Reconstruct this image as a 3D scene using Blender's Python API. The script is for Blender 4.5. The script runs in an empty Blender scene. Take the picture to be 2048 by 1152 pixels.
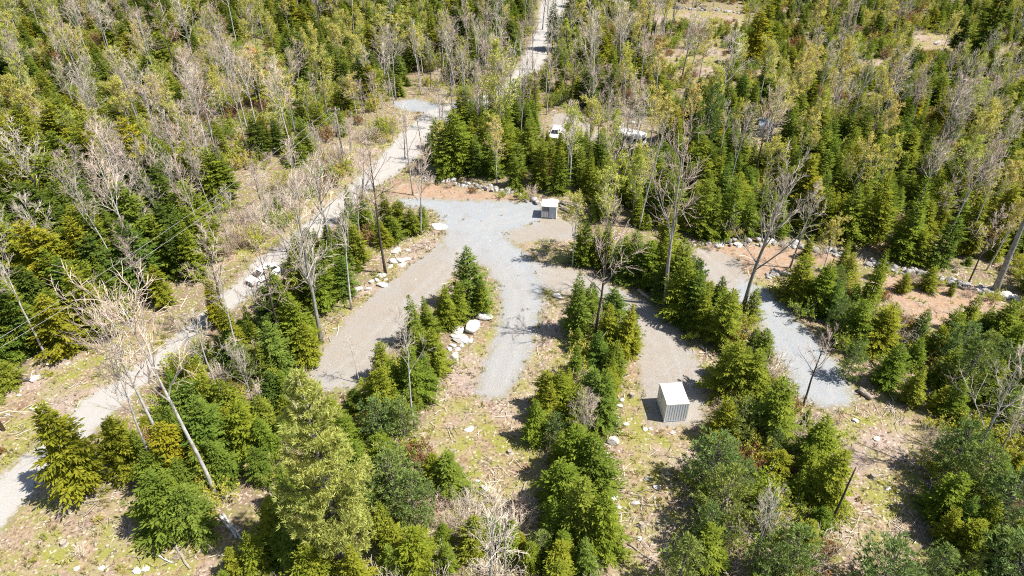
import bpy, math, random
import numpy as np
from mathutils import Vector, Matrix

# ------------------------------------------------------------------ camera, sky, sun, exposure
SC = bpy.context.scene
COL = SC.collection
R = math.radians
PITCH = R(36.7)
CAMH = 55.0
FPX = 1400.0                       # focal length in pixels of the 2048 px wide photograph
cam = bpy.data.cameras.new('camera')
cam.sensor_width = 36.0
cam.lens = FPX / 2048.0 * 36.0
cam.clip_start = 1.0
cam.clip_end = 6000.0
camo = bpy.data.objects.new('camera', cam)
COL.objects.link(camo)
camo.location = (0, 0, CAMH)
camo.rotation_euler = (math.pi / 2 - PITCH, 0, 0)
SC.camera = camo

SUN_EL, SUN_AZ = R(58.0), R(103.0)  # azimuth clockwise from +Y (straight ahead)
world = bpy.data.worlds.new('World')
SC.world = world
world.use_nodes = True
wn = world.node_tree.nodes
sky = wn.new('ShaderNodeTexSky')
sky.sky_type = 'NISHITA'
sky.sun_disc = False
sky.sun_elevation = SUN_EL
sky.sun_rotation = SUN_AZ
wn['Background'].inputs['Strength'].default_value = 0.075
world.node_tree.links.new(sky.outputs[0], wn['Background'].inputs['Color'])
sun = bpy.data.lights.new('sun', 'SUN')
sun.energy = 5.0
sun.angle = R(0.53)
sun.color = (1.0, 0.95, 0.87)
suno = bpy.data.objects.new('sun', sun)
COL.objects.link(suno)
sd = Vector((math.sin(SUN_AZ) * math.cos(SUN_EL), math.cos(SUN_AZ) * math.cos(SUN_EL), math.sin(SUN_EL)))
suno.rotation_euler = sd.to_track_quat('Z', 'Y').to_euler()
suno.location = (60, -20, 120)
SC.view_settings.view_transform = 'Standard'
SC.view_settings.look = 'None'
SC.view_settings.exposure = 0.70
SC.view_settings.gamma = 1.0
SC.view_settings.use_curve_mapping = False
SC.cycles.use_denoising = False
SC.cycles.pixel_filter_type = 'BLACKMAN_HARRIS'
SC.cycles.filter_width = 1.1
SC.cycles.max_bounces = 5
SC.cycles.diffuse_bounces = 3
SC.cycles.transmission_bounces = 3

rng = np.random.default_rng(7)
random.seed(7)
CP, SP = math.cos(PITCH), math.sin(PITCH)

# ------------------------------------------------------------------ photograph pixel <-> ground
def gpt(px, py, z=0.0):
    """ground point seen at a pixel of the 2048x1152 photograph"""
    a = (px - 1024.0) / FPX
    b = (py - 576.0) / FPX
    d = (CAMH - z) / (SP + b * CP)
    return np.array([a * d, d * (CP - b * SP), z])

def proj(P):
    P = np.atleast_2d(np.asarray(P, float))
    x, y, z = P[:, 0], P[:, 1], P[:, 2] - CAMH
    d = y * CP - z * SP
    v = -y * SP - z * CP
    d = np.maximum(d, 0.1)
    return np.stack([1024 + FPX * x / d, 576 + FPX * v / d * 1.0, d], 1) * np.array([1, 1, 1]) if False else \
        np.stack([1024 + FPX * x / d, 576 - FPX * (y * SP + z * CP) / d, d], 1)

def height_for(bx, by, ty):
    """height of an upright thing whose foot is at pixel (bx,by) and whose top is at row ty"""
    B = gpt(bx, by)
    b = (576.0 - ty) / FPX
    # (y SP + (h-CAMH) CP) = b (y CP - (h-CAMH) SP)
    y = B[1]
    hz = y * (b * CP - SP) / (CP + b * SP)
    return max(0.5, hz + CAMH)

def wpoly(pts):
    return np.array([gpt(*p)[:2] for p in pts])

def sdf(poly, X, Y):
    """signed distance (negative inside) to a polygon, vectorised"""
    X = np.asarray(X, float); Y = np.asarray(Y, float)
    d2 = np.full(X.shape, 1e18)
    inside = np.zeros(X.shape, bool)
    n = len(poly)
    for i in range(n):
        x0, y0 = poly[i]; x1, y1 = poly[(i + 1) % n]
        ex, ey = x1 - x0, y1 - y0
        t = np.clip(((X - x0) * ex + (Y - y0) * ey) / (ex * ex + ey * ey + 1e-12), 0, 1)
        d2 = np.minimum(d2, (X - x0 - t * ex) ** 2 + (Y - y0 - t * ey) ** 2)
        c = ((y0 > Y) != (y1 > Y))
        with np.errstate(divide='ignore', invalid='ignore'):
            xi = x0 + (Y - y0) * ex / (ey if ey != 0 else 1e-12)
        inside ^= c & (X < xi)
    d = np.sqrt(d2)
    return np.where(inside, -d, d)

def sdf_many(polys, X, Y):
    d = np.full(np.shape(X), 1e9)
    for p in polys:
        d = np.minimum(d, sdf(p, X, Y))
    return d

_lat = np.random.default_rng(3).random((256, 256))
def vnoise(x, y):
    xi = np.floor(x).astype(int); yi = np.floor(y).astype(int)
    fx = x - xi; fy = y - yi
    fx = fx * fx * (3 - 2 * fx); fy = fy * fy * (3 - 2 * fy)
    g = lambda a, b: _lat[a % 256, b % 256]
    return (g(xi, yi) * (1 - fx) + g(xi + 1, yi) * fx) * (1 - fy) + (g(xi, yi + 1) * (1 - fx) + g(xi + 1, yi + 1) * fx) * fy

# ------------------------------------------------------------------ what lies where (pixel outlines of the photograph, laid on the ground)
PALE_ROAD = [wpoly(p) for p in [
    [(-260, 1190), (-120, 1060), (0, 958), (60, 908), (100, 870), (130, 842), (170, 802), (230, 768), (330, 690), (390, 640), (440, 592), (480, 560), (510, 522), (560, 490),
     (600, 458), (640, 420), (690, 380), (720, 350), (760, 312), (800, 270), (830, 243), (850, 225), (905, 205), (960, 195), (1012, 168), (1045, 120), (1072, 60), (1090, -30), (1142, -30),
     (1125, 45), (1090, 120), (1050, 188), (985, 215), (910, 228), (880, 262), (845, 305), (800, 342), (745, 378), (705, 412), (660, 452), (610, 500), (570, 540), (530, 575),
     (470, 612), (420, 645), (335, 722), (262, 795), (205, 852), (155, 892), (102, 952), (20, 1036), (0, 1064), (-70, 1150), (-150, 1240)]]]
BLUE_GRAVEL = [wpoly(p) for p in [
    [(790, 395), (850, 397), (920, 401), (1000, 401), (1080, 404), (1086, 436), (1060, 450), (1022, 458), (1011, 478), (1040, 500), (1070, 530), (1086, 570), (1086, 610), (1078, 650),
     (1065, 690), (1046, 735), (1026, 770), (1006, 797), (978, 798), (955, 786), (960, 755), (975, 715), (990, 680), (1003, 630), (1003, 590), (987, 555), (968, 530), (940, 520), (905, 505), (880, 485),
     (892, 465), (882, 440), (870, 420), (800, 410)],
    [(1480, 560), (1520, 575), (1560, 605), (1605, 655), (1655, 705), (1692, 755), (1708, 800), (1690, 814), (1640, 814), (1600, 795), (1585, 760), (1562, 720), (1540, 690), (1520, 645), (1490, 610), (1462, 588)],
    [(785, 203), (830, 198), (870, 208), (902, 214), (880, 230), (840, 224), (800, 219)], [(665, 186), (690, 185), (708, 200), (690, 208)]]]
BROWN_GRAVEL = [wpoly(p) for p in [
    [(905, 505), (880, 485), (850, 510), (800, 545), (765, 575), (725, 605), (690, 640), (660, 678), (632, 712), (615, 745), (640, 780), (690, 782), (720, 768), (760, 733), (782, 692), (812, 650), (842, 612), (882, 582), (907, 545), (945, 515)],
    [(1020, 456), (1060, 449), (1086, 436), (1130, 438), (1168, 452), (1172, 470), (1130, 482), (1080, 480), (1040, 486), (1010, 478)],
    [(1060, 520), (1090, 528), (1160, 543), (1195, 555), (1240, 577), (1290, 602), (1340, 642), (1380, 692), (1405, 742), (1410, 790), (1402, 845), (1370, 855), (1300, 850), (1284, 790), (1280, 740), (1276, 700),
     (1268, 662), (1240, 622), (1200, 592), (1150, 586), (1110, 590), (1085, 572)],
    [(1390, 497), (1430, 500), (1480, 520), (1500, 560), (1480, 595), (1450, 582), (1415, 560), (1395, 530)],
    [(1105, 228), (1150, 228), (1180, 250), (1240, 290), (1150, 280), (1120, 272), (1100, 255)]]]
DIRT = [wpoly(p) for p in [
    [(790, 362), (860, 368), (950, 378), (1040, 393), (1086, 404), (1000, 402), (850, 398), (790, 396)],
    [(1400, 490), (1480, 490), (1560, 488), (1640, 503), (1695, 515), (1680, 532), (1600, 525), (1560, 552), (1500, 552), (1440, 520)],
    [(1735, 540), (1800, 553), (1880, 568), (1950, 588), (2060, 618), (2060, 655), (1960, 612), (1920, 642), (1880, 662), (1830, 642), (1790, 612), (1765, 580), (1738, 562)]]]
GRASS = [wpoly(p) for p in [
    [(985, 560), (1003, 600), (990, 680), (960, 755), (950, 790), (1010, 800), (1050, 735), (1080, 650), (1090, 575), (1130, 590), (1140, 650), (1130, 720), (1095, 760), (1080, 800), (1045, 860), (1085, 890), (1085, 960), (1070, 1040),
     (1000, 1060), (900, 1050), (840, 1000), (860, 920), (850, 860), (880, 790), (900, 720), (945, 690), (990, 640)],
    [(1230, 690), (1275, 700), (1285, 790), (1290, 850), (1400, 850), (1420, 870), (1385, 900), (1375, 960), (1370, 1050), (1350, 1160), (1220, 1160), (1205, 1000), (1200, 900), (1230, 850), (1245, 780)],
    [(1650, 830), (1700, 815), (1800, 810), (1845, 850), (1840, 1000), (1830, 1070), (1690, 1100), (1660, 1060), (1670, 960), (1655, 880)],
    [(-200, 900), (-100, 800), (30, 765), (120, 720), (190, 690), (260, 655), (330, 650), (330, 690), (230, 768), (170, 802), (100, 870), (0, 955), (-150, 1080)],
    [(-120, 1200), (0, 1070), (100, 955), (150, 990), (220, 985), (300, 1010), (390, 1090), (450, 1050), (520, 1010), (530, 1060), (460, 1130), (420, 1200)],
    [(430, 475), (520, 405), (620, 335), (700, 285), (780, 235), (840, 225), (800, 270), (720, 350), (640, 420), (560, 490), (510, 522), (470, 530), (430, 520)],
    [(1010, 460), (1100, 470), (1170, 468), (1150, 520), (1100, 530), (1050, 505)],
    [(690, 600), (760, 540), (830, 490), (880, 470), (895, 455), (875, 500), (830, 530), (765, 572), (725, 605), (660, 678), (635, 700), (650, 640)],
    [(790, 510), (830, 470), (885, 440), (893, 465), (850, 510)],
    [(1230, 38), (1300, 15), (1480, 25), (1520, 45), (1490, 60), (1420, 62), (1340, 45), (1240, 55)],
    [(1390, 95), (1440, 90), (1470, 130), (1430, 155), (1380, 150), (1310, 150), (1290, 115)],
    [(1700, 118), (1780, 120), (1785, 136), (1710, 136)], [(1820, 62), (1900, 70), (1915, 105), (1830, 96)], [(1970, 96), (2080, 92), (2080, 112), (1975, 110)],
    [(1480, 590), (1560, 600), (1610, 580), (1565, 550), (1500, 550)]]]
OPEN = [(PALE_ROAD, 0.5), (BLUE_GRAVEL, 0.6), (BROWN_GRAVEL, 0.6), (DIRT, 0.2), (GRASS, 0.2)]

def terrain(x, y):
    x = np.asarray(x, float); y = np.asarray(y, float)
    z = 0.35 * (vnoise(x / 23.0 + 9, y / 23.0) - 0.5) + 0.16 * (vnoise(x / 5.0, y / 5.0 + 40) - 0.5)
    return z
def tz(x, y):
    return float(terrain(np.array([x]), np.array([y]))[0])

# ------------------------------------------------------------------ mesh helpers
class MB:
    """collects polygons with a tint per vertex"""
    def __init__(s):
        s.v = []; s.f = []; s.t = []; s.m = []; s.n = 0
    def add(s, verts, faces, tint=0.5, mat=0):
        verts = np.asarray(verts, float).reshape(-1, 3)
        s.v.append(verts)
        n = s.n
        s.f.extend([tuple(i + n for i in f) for f in faces])
        s.m.extend([mat] * len(faces))
        t = np.full(len(verts), tint) if np.isscalar(tint) else np.asarray(tint, float)
        s.t.append(t)
        s.n += len(verts)
    def box(s, c, d, rz=0.0, tint=0.5, mat=0):
        x, y, z = [k / 2.0 for k in d]
        p = np.array([(-x, -y, -z), (x, -y, -z), (x, y, -z), (-x, y, -z), (-x, -y, z), (x, -y, z), (x, y, z), (-x, y, z)])
        c_, s_ = math.cos(rz), math.sin(rz)
        p = np.stack([p[:, 0] * c_ - p[:, 1] * s_, p[:, 0] * s_ + p[:, 1] * c_, p[:, 2]], 1) + np.asarray(c, float)
        s.add(p, [(0, 3, 2, 1), (4, 5, 6, 7), (0, 1, 5, 4), (1, 2, 6, 5), (2, 3, 7, 6), (3, 0, 4, 7)], tint, mat)
    def tube(s, pts, rad, sides=5, tint=0.5, mat=0, cap=True):
        pts = np.asarray(pts, float)
        n = len(pts)
        rad = np.broadcast_to(np.asarray(rad, float), (n,))
        d = np.gradient(pts, axis=0)
        d /= np.linalg.norm(d, axis=1)[:, None] + 1e-9
        ref = np.array([0.0, 0.0, 1.0]) if abs(d[0][2]) < 0.9 else np.array([1.0, 0.0, 0.0])
        u = np.cross(d, ref); u /= np.linalg.norm(u, axis=1)[:, None] + 1e-9
        w = np.cross(d, u)
        a = np.arange(sides) * 2 * math.pi / sides
        ring = pts[:, None, :] + rad[:, None, None] * (np.cos(a)[None, :, None] * u[:, None, :] + np.sin(a)[None, :, None] * w[:, None, :])
        f = []
        for i in range(n - 1):
            for k in range(sides):
                k2 = (k + 1) % sides
                f.append((i * sides + k, i * sides + k2, (i + 1) * sides + k2, (i + 1) * sides + k))
        if cap:
            f.append(tuple(range(sides - 1, -1, -1)))
            f.append(tuple((n - 1) * sides + k for k in range(sides)))
        s.add(ring.reshape(-1, 3), f, tint, mat)
    def mesh(s, name, mats, smooth=False):
        me = bpy.data.meshes.new(name)
        v = np.concatenate(s.v) if s.v else np.zeros((0, 3))
        lens = np.array([len(f) for f in s.f], np.int32)
        idx = np.array([i for f in s.f for i in f], np.int32)
        me.vertices.add(len(v)); me.vertices.foreach_set('co', v.astype(np.float32).ravel())
        me.loops.add(len(idx)); me.loops.foreach_set('vertex_index', idx)
        me.polygons.add(len(lens))
        me.polygons.foreach_set('loop_start', (np.cumsum(lens) - lens).astype(np.int32))
        me.polygons.foreach_set('loop_total', lens)
        me.polygons.foreach_set('material_index', np.array(s.m, np.int32))
        me.polygons.foreach_set('use_smooth', np.full(len(lens), bool(smooth)))
        a = me.attributes.new('tint', 'FLOAT', 'POINT')
        a.data.foreach_set('value', np.concatenate(s.t).astype(np.float32) if s.t else np.zeros(0, np.float32))
        for m in (mats if isinstance(mats, (list, tuple)) else [mats]):
            me.materials.append(m)
        me.update(calc_edges=True)
        me.validate()
        return me

def link(name, data, parent=None, loc=None, rot=None):
    o = bpy.data.objects.new(name, data)
    COL.objects.link(o)
    if parent is not None: o.parent = parent
    if loc is not None: o.location = loc
    if rot is not None: o.rotation_euler = rot
    return o
def tag(o, label=None, cat=None, group=None, kind=None):
    if label: o['label'] = label
    if cat: o['category'] = cat
    if group: o['group'] = group
    if kind: o['kind'] = kind
    return o
def empty(name, loc, rz=0.0):
    o = link(name, None, loc=loc, rot=(0, 0, rz))
    o.empty_display_size = 0.5
    return o

# ------------------------------------------------------------------ materials
def new_mat(name):
    m = bpy.data.materials.new(name)
    m.use_nodes = True
    nt = m.node_tree
    for n in list(nt.nodes): nt.nodes.remove(n)
    out = nt.nodes.new('ShaderNodeOutputMaterial')
    return m, nt, out
def N(nt, typ, **kw):
    n = nt.nodes.new(typ)
    for k, v in kw.items():
        if k.startswith('i_'):
            key = k[2:]
            key = int(key) if key.isdigit() else key.replace('_', ' ')
            n.inputs[key].default_value = v
        else:
            setattr(n, k, v)
    return n
def L(nt, a, b): nt.links.new(a, b)
def mix(nt, fac, a, b, blend='MIX'):
    n = nt.nodes.new('ShaderNodeMix'); n.data_type = 'RGBA'; n.blend_type = blend
    for sock, val in ((n.inputs[0], fac), (n.inputs[6], a), (n.inputs[7], b)):
        if hasattr(val, 'links'): nt.links.new(val, sock)
        elif isinstance(val, (tuple, list)): sock.default_value = (*val[:3], 1.0)
        else: sock.default_value = val
    return n.outputs[2]
def math_(nt, op, a, b=None, c=None, clamp=False):
    n = nt.nodes.new('ShaderNodeMath'); n.operation = op; n.use_clamp = clamp
    for i, val in enumerate((a, b, c)):
        if val is None: continue
        if hasattr(val, 'links'): nt.links.new(val, n.inputs[i])
        else: n.inputs[i].default_value = val
    return n.outputs[0]
def ramp(nt, fac, stops):
    n = nt.nodes.new('ShaderNodeValToRGB')
    el = n.color_ramp.elements
    while len(el) < len(stops): el.new(0.5)
    for e, (p, c) in zip(el, stops):
        e.position = p
        e.color = (*c, 1.0) if isinstance(c, (tuple, list)) else (c, c, c, 1.0)
    nt.links.new(fac, n.inputs[0])
    return n.outputs[0]
def noise(nt, scale, detail=4, rough=0.55, vec=None):
    n = N(nt, 'ShaderNodeTexNoise'); n.inputs['Scale'].default_value = scale
    n.inputs['Detail'].default_value = detail; n.inputs['Roughness'].default_value = rough
    if vec is not None: nt.links.new(vec, n.inputs['Vector'])
    return n.outputs[0]
def wpos(nt):
    return N(nt, 'ShaderNodeNewGeometry').outputs['Position']
def attr(nt, name):
    return N(nt, 'ShaderNodeAttribute', attribute_name=name).outputs['Fac']

def foliage_mat(name, cols, trans=0.28, lo=0.6, hi=1.45):
    """needles: hue differs from plant to plant (object random) and from spray to spray (tint)"""
    m, nt, out = new_mat(name)
    oi = N(nt, 'ShaderNodeObjectInfo')
    st = [(i / max(1, len(cols) - 1), c) for i, c in enumerate(cols)]
    base = ramp(nt, oi.outputs['Random'], st)
    t = attr(nt, 'tint')
    br = math_(nt, 'MULTIPLY_ADD', t, hi - lo, lo)
    hs = N(nt, 'ShaderNodeHueSaturation')
    L(nt, base, hs.inputs['Color']); L(nt, br, hs.inputs['Value'])
    h = math_(nt, 'MULTIPLY_ADD', t, -0.035, 0.5175)
    L(nt, h, hs.inputs['Hue'])
    d = N(nt, 'ShaderNodeBsdfDiffuse'); tr = N(nt, 'ShaderNodeBsdfTranslucent')
    L(nt, hs.outputs[0], d.inputs['Color'])
    tc = mix(nt, 1.0, hs.outputs[0], (1.25, 1.2, 0.6), 'MULTIPLY'); L(nt, tc, tr.inputs['Color'])
    ms = N(nt, 'ShaderNodeMixShader'); ms.inputs[0].default_value = trans
    L(nt, d.outputs[0], ms.inputs[1]); L(nt, tr.outputs[0], ms.inputs[2])
    L(nt, ms.outputs[0], out.inputs[0])
    return m
def plain_mat(name, col, rough=0.8, metal=0.0, var=0.25, scale=6.0, spec=0.3, bump=0.0, col2=None, objvar=0.0):
    m, nt, out = new_mat(name)
    p = N(nt, 'ShaderNodeBsdfPrincipled')
    tc = N(nt, 'ShaderNodeTexCoord').outputs['Object']
    nz = noise(nt, scale, 5, 0.6, tc)
    c2 = col2 if col2 else tuple(k * (1 - var) for k in col)
    c = mix(nt, ramp(nt, nz, [(0.35, 0.0), (0.65, 1.0)]), c2, col)
    if objvar:
        oi = N(nt, 'ShaderNodeObjectInfo')
        v = math_(nt, 'MULTIPLY_ADD', oi.outputs['Random'], objvar, 1 - objvar / 2)
        hs = N(nt, 'ShaderNodeHueSaturation'); L(nt, c, hs.inputs['Color']); L(nt, v, hs.inputs['Value'])
        c = hs.outputs[0]
    L(nt, c, p.inputs['Base Color'])
    p.inputs['Roughness'].default_value = rough
    p.inputs['Metallic'].default_value = metal
    p.inputs['Specular IOR Level'].default_value = spec
    if bump:
        b = N(nt, 'ShaderNodeBump'); b.inputs['Strength'].default_value = bump; b.inputs['Distance'].default_value = 0.05
        L(nt, noise(nt, scale * 2.3, 6, 0.65, tc), b.inputs['Height']); L(nt, b.outputs[0], p.inputs['Normal'])
    L(nt, p.outputs[0], out.inputs[0])
    return m

M = {}
M['fir'] = foliage_mat('fir needles', [(0.19, 0.24, 0.028), (0.14, 0.205, 0.028), (0.235, 0.26, 0.028), (0.11, 0.18, 0.032), (0.26, 0.27, 0.028), (0.155, 0.22, 0.042), (0.21, 0.25, 0.026)])
M['spruce'] = foliage_mat('golden needles', [(0.25, 0.25, 0.026), (0.19, 0.22, 0.026), (0.31, 0.285, 0.024), (0.16, 0.21, 0.028), (0.24, 0.245, 0.024)])
M['dark'] = foliage_mat('dark needles', [(0.09, 0.14, 0.028), (0.11, 0.15, 0.024), (0.08, 0.125, 0.028)])
M['pine'] = foliage_mat('pine needles', [(0.22, 0.29, 0.08), (0.18, 0.26, 0.085), (0.26, 0.30, 0.07)], trans=0.25)
M['bigpine'] = foliage_mat('pale pine needles', [(0.43, 0.46, 0.13), (0.43, 0.46, 0.13)], trans=0.25, lo=0.65, hi=1.35)
M['bud'] = foliage_mat('opening buds', [(0.50, 0.52, 0.10), (0.58, 0.52, 0.16), (0.40, 0.48, 0.08), (0.60, 0.51, 0.19)], trans=0.35)
M['leaf'] = foliage_mat('spring leaves', [(0.28, 0.37, 0.04), (0.44, 0.45, 0.065), (0.21, 0.31, 0.045), (0.40, 0.42, 0.055), (0.50, 0.45, 0.11), (0.30, 0.38, 0.04)], trans=0.38)
M['rust'] = foliage_mat('rusty leaves', [(0.27, 0.14, 0.05), (0.30, 0.19, 0.07), (0.22, 0.12, 0.06)], trans=0.25)
M['grass'] = foliage_mat('verge grass', [(0.20, 0.20, 0.04), (0.27, 0.23, 0.07), (0.16, 0.19, 0.035), (0.36, 0.28, 0.11)], trans=0.3)
M['bark'] = plain_mat('grey bark', (0.46, 0.43, 0.40), 0.9, var=0.5, scale=3.0, spec=0.1, objvar=0.5)
M['birch'] = plain_mat('birch bark', (0.68, 0.66, 0.63), 0.8, col2=(0.34, 0.32, 0.30), scale=3.0, spec=0.15)
M['darkbark'] = plain_mat('dark bark', (0.13, 0.11, 0.095), 0.9, var=0.5, scale=3.0, spec=0.1)
M['twig'] = plain_mat('pale twigs', (0.72, 0.63, 0.52), 0.9, var=0.25, scale=2.0, spec=0.1, objvar=0.45)
M['pinktwig'] = plain_mat('pinkish twigs', (0.70, 0.56, 0.47), 0.9, var=0.25, scale=2.0, spec=0.1, objvar=0.4)
M['wood'] = plain_mat('weathered wood', (0.46, 0.40, 0.33), 0.85, var=0.4, scale=5.0, spec=0.15, objvar=0.4)
M['rock'] = plain_mat('pale granite', (0.72, 0.69, 0.65), 0.85, var=0.35, scale=1.8, spec=0.2, bump=0.5, objvar=0.3)
M['walrock'] = plain_mat('grey fieldstone', (0.50, 0.48, 0.46), 0.85, var=0.5, scale=1.8, spec=0.2, bump=0.5, objvar=0.5)
M['white'] = plain_mat('white painted steel', (0.86, 0.86, 0.85), 0.9, var=0.03, scale=2.0, spec=0.1)
M['offwhite'] = plain_mat('dusty white steel', (0.80, 0.80, 0.78), 0.7, var=0.06, scale=2.0, spec=0.35)
M['greysteel'] = plain_mat('grey steel', (0.44, 0.49, 0.57), 0.5, var=0.12, scale=2.0, spec=0.4)
M['darksteel'] = plain_mat('dark steel', (0.06, 0.065, 0.07), 0.5, var=0.2, scale=4.0, spec=0.4)
M['glass'] = plain_mat('dark glass', (0.02, 0.024, 0.03), 0.08, var=0.1, scale=1.0, spec=0.6)
M['rubber'] = plain_mat('tyre rubber', (0.025, 0.025, 0.026), 0.9, var=0.2, scale=5.0, spec=0.2)
M['lamp'] = plain_mat('lamp lens', (0.75, 0.76, 0.76), 0.15, var=0.1, scale=9.0, spec=0.6)
M['redlens'] = plain_mat('red lens', (0.4, 0.02, 0.02), 0.2, var=0.1, scale=9.0, spec=0.5)
M['tarp'] = plain_mat('orange red fabric', (0.52, 0.13, 0.085), 0.7, var=0.2, scale=3.0, spec=0.2)
M['bluegrey'] = plain_mat('blue grey roofing', (0.22, 0.26, 0.31), 0.7, var=0.2, scale=3.0, spec=0.3)
M['pole'] = plain_mat('weathered pole wood', (0.30, 0.23, 0.17), 0.9, var=0.3, scale=4.0, spec=0.1)
M['wire'] = plain_mat('wire', (0.30, 0.30, 0.31), 0.6, var=0.1, scale=4.0)

def ground_mat():
    m, nt, out = new_mat('ground')
    P = wpos(nt)
    n_big = noise(nt, 0.12, 4, 0.6, P)
    n_mid = noise(nt, 0.7, 5, 0.65, P)
    n_mid2 = noise(nt, 0.33, 6, 0.7, P)
    ofs = N(nt, 'ShaderNodeVectorMath', operation='ADD'); L(nt, P, ofs.inputs[0]); ofs.inputs[1].default_value = (37, 11, 5)
    n_mid3 = noise(nt, 0.5, 6, 0.7, ofs.outputs[0])
    n_fine = noise(nt, 3.2, 5, 0.7, P)
    n_grit = noise(nt, 9.0, 3, 0.75, P)
    vo = N(nt, 'ShaderNodeTexVoronoi'); vo.inputs['Scale'].default_value = 5.5; L(nt, P, vo.inputs['Vector'])
    vr = vo.outputs['Color']
    sep = N(nt, 'ShaderNodeSeparateColor'); L(nt, vr, sep.inputs[0])
    fine = ramp(nt, n_fine, [(0.3, 0.0), (0.7, 1.0)])
    grit = ramp(nt, n_grit, [(0.3, 0.0), (0.7, 1.0)])
    # forest floor: brown litter, twigs, moss
    lit = mix(nt, fine, (0.11, 0.08, 0.06), (0.36, 0.26, 0.19))
    lit = mix(nt, math_(nt, 'MULTIPLY', ramp(nt, n_mid, [(0.42, 0.0), (0.6, 1.0)]), 0.72), lit, mix(nt, grit, (0.12, 0.14, 0.03), (0.30, 0.31, 0.07)))
    lit = mix(nt, ramp(nt, sep.outputs[0], [(0.86, 0.0), (0.9, 1.0)]), lit, (0.45, 0.37, 0.30))
    # dry grass and leaf litter of the clearings
    gr = mix(nt, fine, (0.16, 0.11, 0.07), (0.47, 0.36, 0.235))
    gr = mix(nt, ramp(nt, n_mid2, [(0.43, 0.0), (0.56, 0.9)]), gr, mix(nt, grit, (0.14, 0.155, 0.03), (0.36, 0.35, 0.075)))
    gr = mix(nt, ramp(nt, n_mid3, [(0.56, 0.0), (0.66, 0.8)]), gr, mix(nt, grit, (0.12, 0.07, 0.05), (0.33, 0.205, 0.14)))
    gr = mix(nt, ramp(nt, n_big, [(0.48, 0.0), (0.62, 0.85)]), gr, mix(nt, grit, (0.22, 0.16, 0.135), (0.52, 0.41, 0.36)))
    gr = mix(nt, ramp(nt, sep.outputs[1], [(0.92, 0.0), (0.95, 0.6)]), gr, (0.60, 0.53, 0.46))
    gr = mix(nt, ramp(nt, sep.outputs[2], [(0.9, 0.0), (0.93, 0.8)]), gr, (0.12, 0.09, 0.07))
    # orange dirt
    di = mix(nt, fine, (0.24, 0.155, 0.10), (0.48, 0.33, 0.225))
    di = mix(nt, ramp(nt, n_mid, [(0.46, 0.0), (0.62, 0.7)]), di, mix(nt, grit, (0.28, 0.22, 0.17), (0.46, 0.38, 0.31)))
    di = mix(nt, ramp(nt, n_mid3, [(0.55, 0.0), (0.66, 0.6)]), di, (0.17, 0.11, 0.08))
    # gravels
    bl = mix(nt, grit, (0.22, 0.237, 0.255), (0.40, 0.42, 0.44))
    bl = mix(nt, ramp(nt, n_mid, [(0.45, 0.0), (0.75, 0.55)]), bl, mix(nt, grit, (0.24, 0.23, 0.215), (0.41, 0.39, 0.365)))
    bl = mix(nt, math_(nt, 'MULTIPLY', attr(nt, 'worn'), ramp(nt, n_big, [(0.35, 0.55), (0.65, 1.0)])), bl, mix(nt, grit, (0.24, 0.23, 0.215), (0.41, 0.39, 0.365)))
    br = mix(nt, grit, (0.235, 0.21, 0.18), (0.41, 0.37, 0.325))
    br = mix(nt, ramp(nt, n_mid, [(0.5, 0.0), (0.7, 0.6)]), br, mix(nt, grit, (0.23, 0.175, 0.13), (0.41, 0.325, 0.25)))
    br = mix(nt, ramp(nt, n_big, [(0.45, 0.0), (0.65, 0.5)]), br, mix(nt, grit, (0.23, 0.23, 0.23), (0.40, 0.395, 0.385)))
    pr = mix(nt, grit, (0.33, 0.315, 0.295), (0.48, 0.46, 0.435))
    tr = noise(nt, 1.0, 3, 0.5, None)
    rv = attr(nt, 'rut')
    pr = mix(nt, math_(nt, 'MULTIPLY', rv, ramp(nt, n_mid, [(0.3, 0.3), (0.7, 1.0)])), pr, (0.40, 0.36, 0.31))
    wob = math_(nt, 'MULTIPLY_ADD', n_mid, 2.6, -1.3)
    wob = math_(nt, 'ADD', wob, math_(nt, 'MULTIPLY_ADD', n_fine, 2.0, -1.0))
    tk = math_(nt, 'MULTIPLY', attr(nt, 'tracks'), ramp(nt, n_mid3, [(0.35, 0.35), (0.6, 1.0)]))
    bl = mix(nt, math_(nt, 'MULTIPLY', tk, 0.55), bl, mix(nt, grit, (0.30, 0.29, 0.275), (0.46, 0.445, 0.42)))
    br = mix(nt, math_(nt, 'MULTIPLY', tk, 0.6), br, mix(nt, grit, (0.29, 0.275, 0.26), (0.44, 0.42, 0.40)))
    dk = ramp(nt, n_mid2, [(0.54, 0.0), (0.66, 0.5)])
    bl = mix(nt, dk, bl, mix(nt, grit, (0.20, 0.195, 0.19), (0.36, 0.35, 0.34)))
    br = mix(nt, dk, br, mix(nt, grit, (0.20, 0.165, 0.135), (0.38, 0.32, 0.265)))
    wd = ramp(nt, n_fine, [(0.62, 0.0), (0.68, 1.0)])
    wd = math_(nt, 'MULTIPLY', wd, ramp(nt, n_mid, [(0.55, 0.0), (0.66, 0.75)]))
    br = mix(nt, wd, br, (0.20, 0.19, 0.06))
    def mask(name, soft=0.35):
        d = math_(nt, 'ADD', attr(nt, name), wob)
        return ramp_s(nt, d, soft)
    col = lit
    col = mix(nt, mask('grass', 0.8), col, gr)
    col = mix(nt, mask('dirt', 0.8), col, di)
    col = mix(nt, mask('brown', 0.6), col, br)
    col = mix(nt, mask('blue', 0.9), col, bl)
    col = mix(nt, mask('pale', 0.6), col, pr)
    p = N(nt, 'ShaderNodeBsdfPrincipled')
    L(nt, col, p.inputs['Base Color'])
    p.inputs['Roughness'].default_value = 0.95
    p.inputs['Specular IOR Level'].default_value = 0.1
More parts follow.
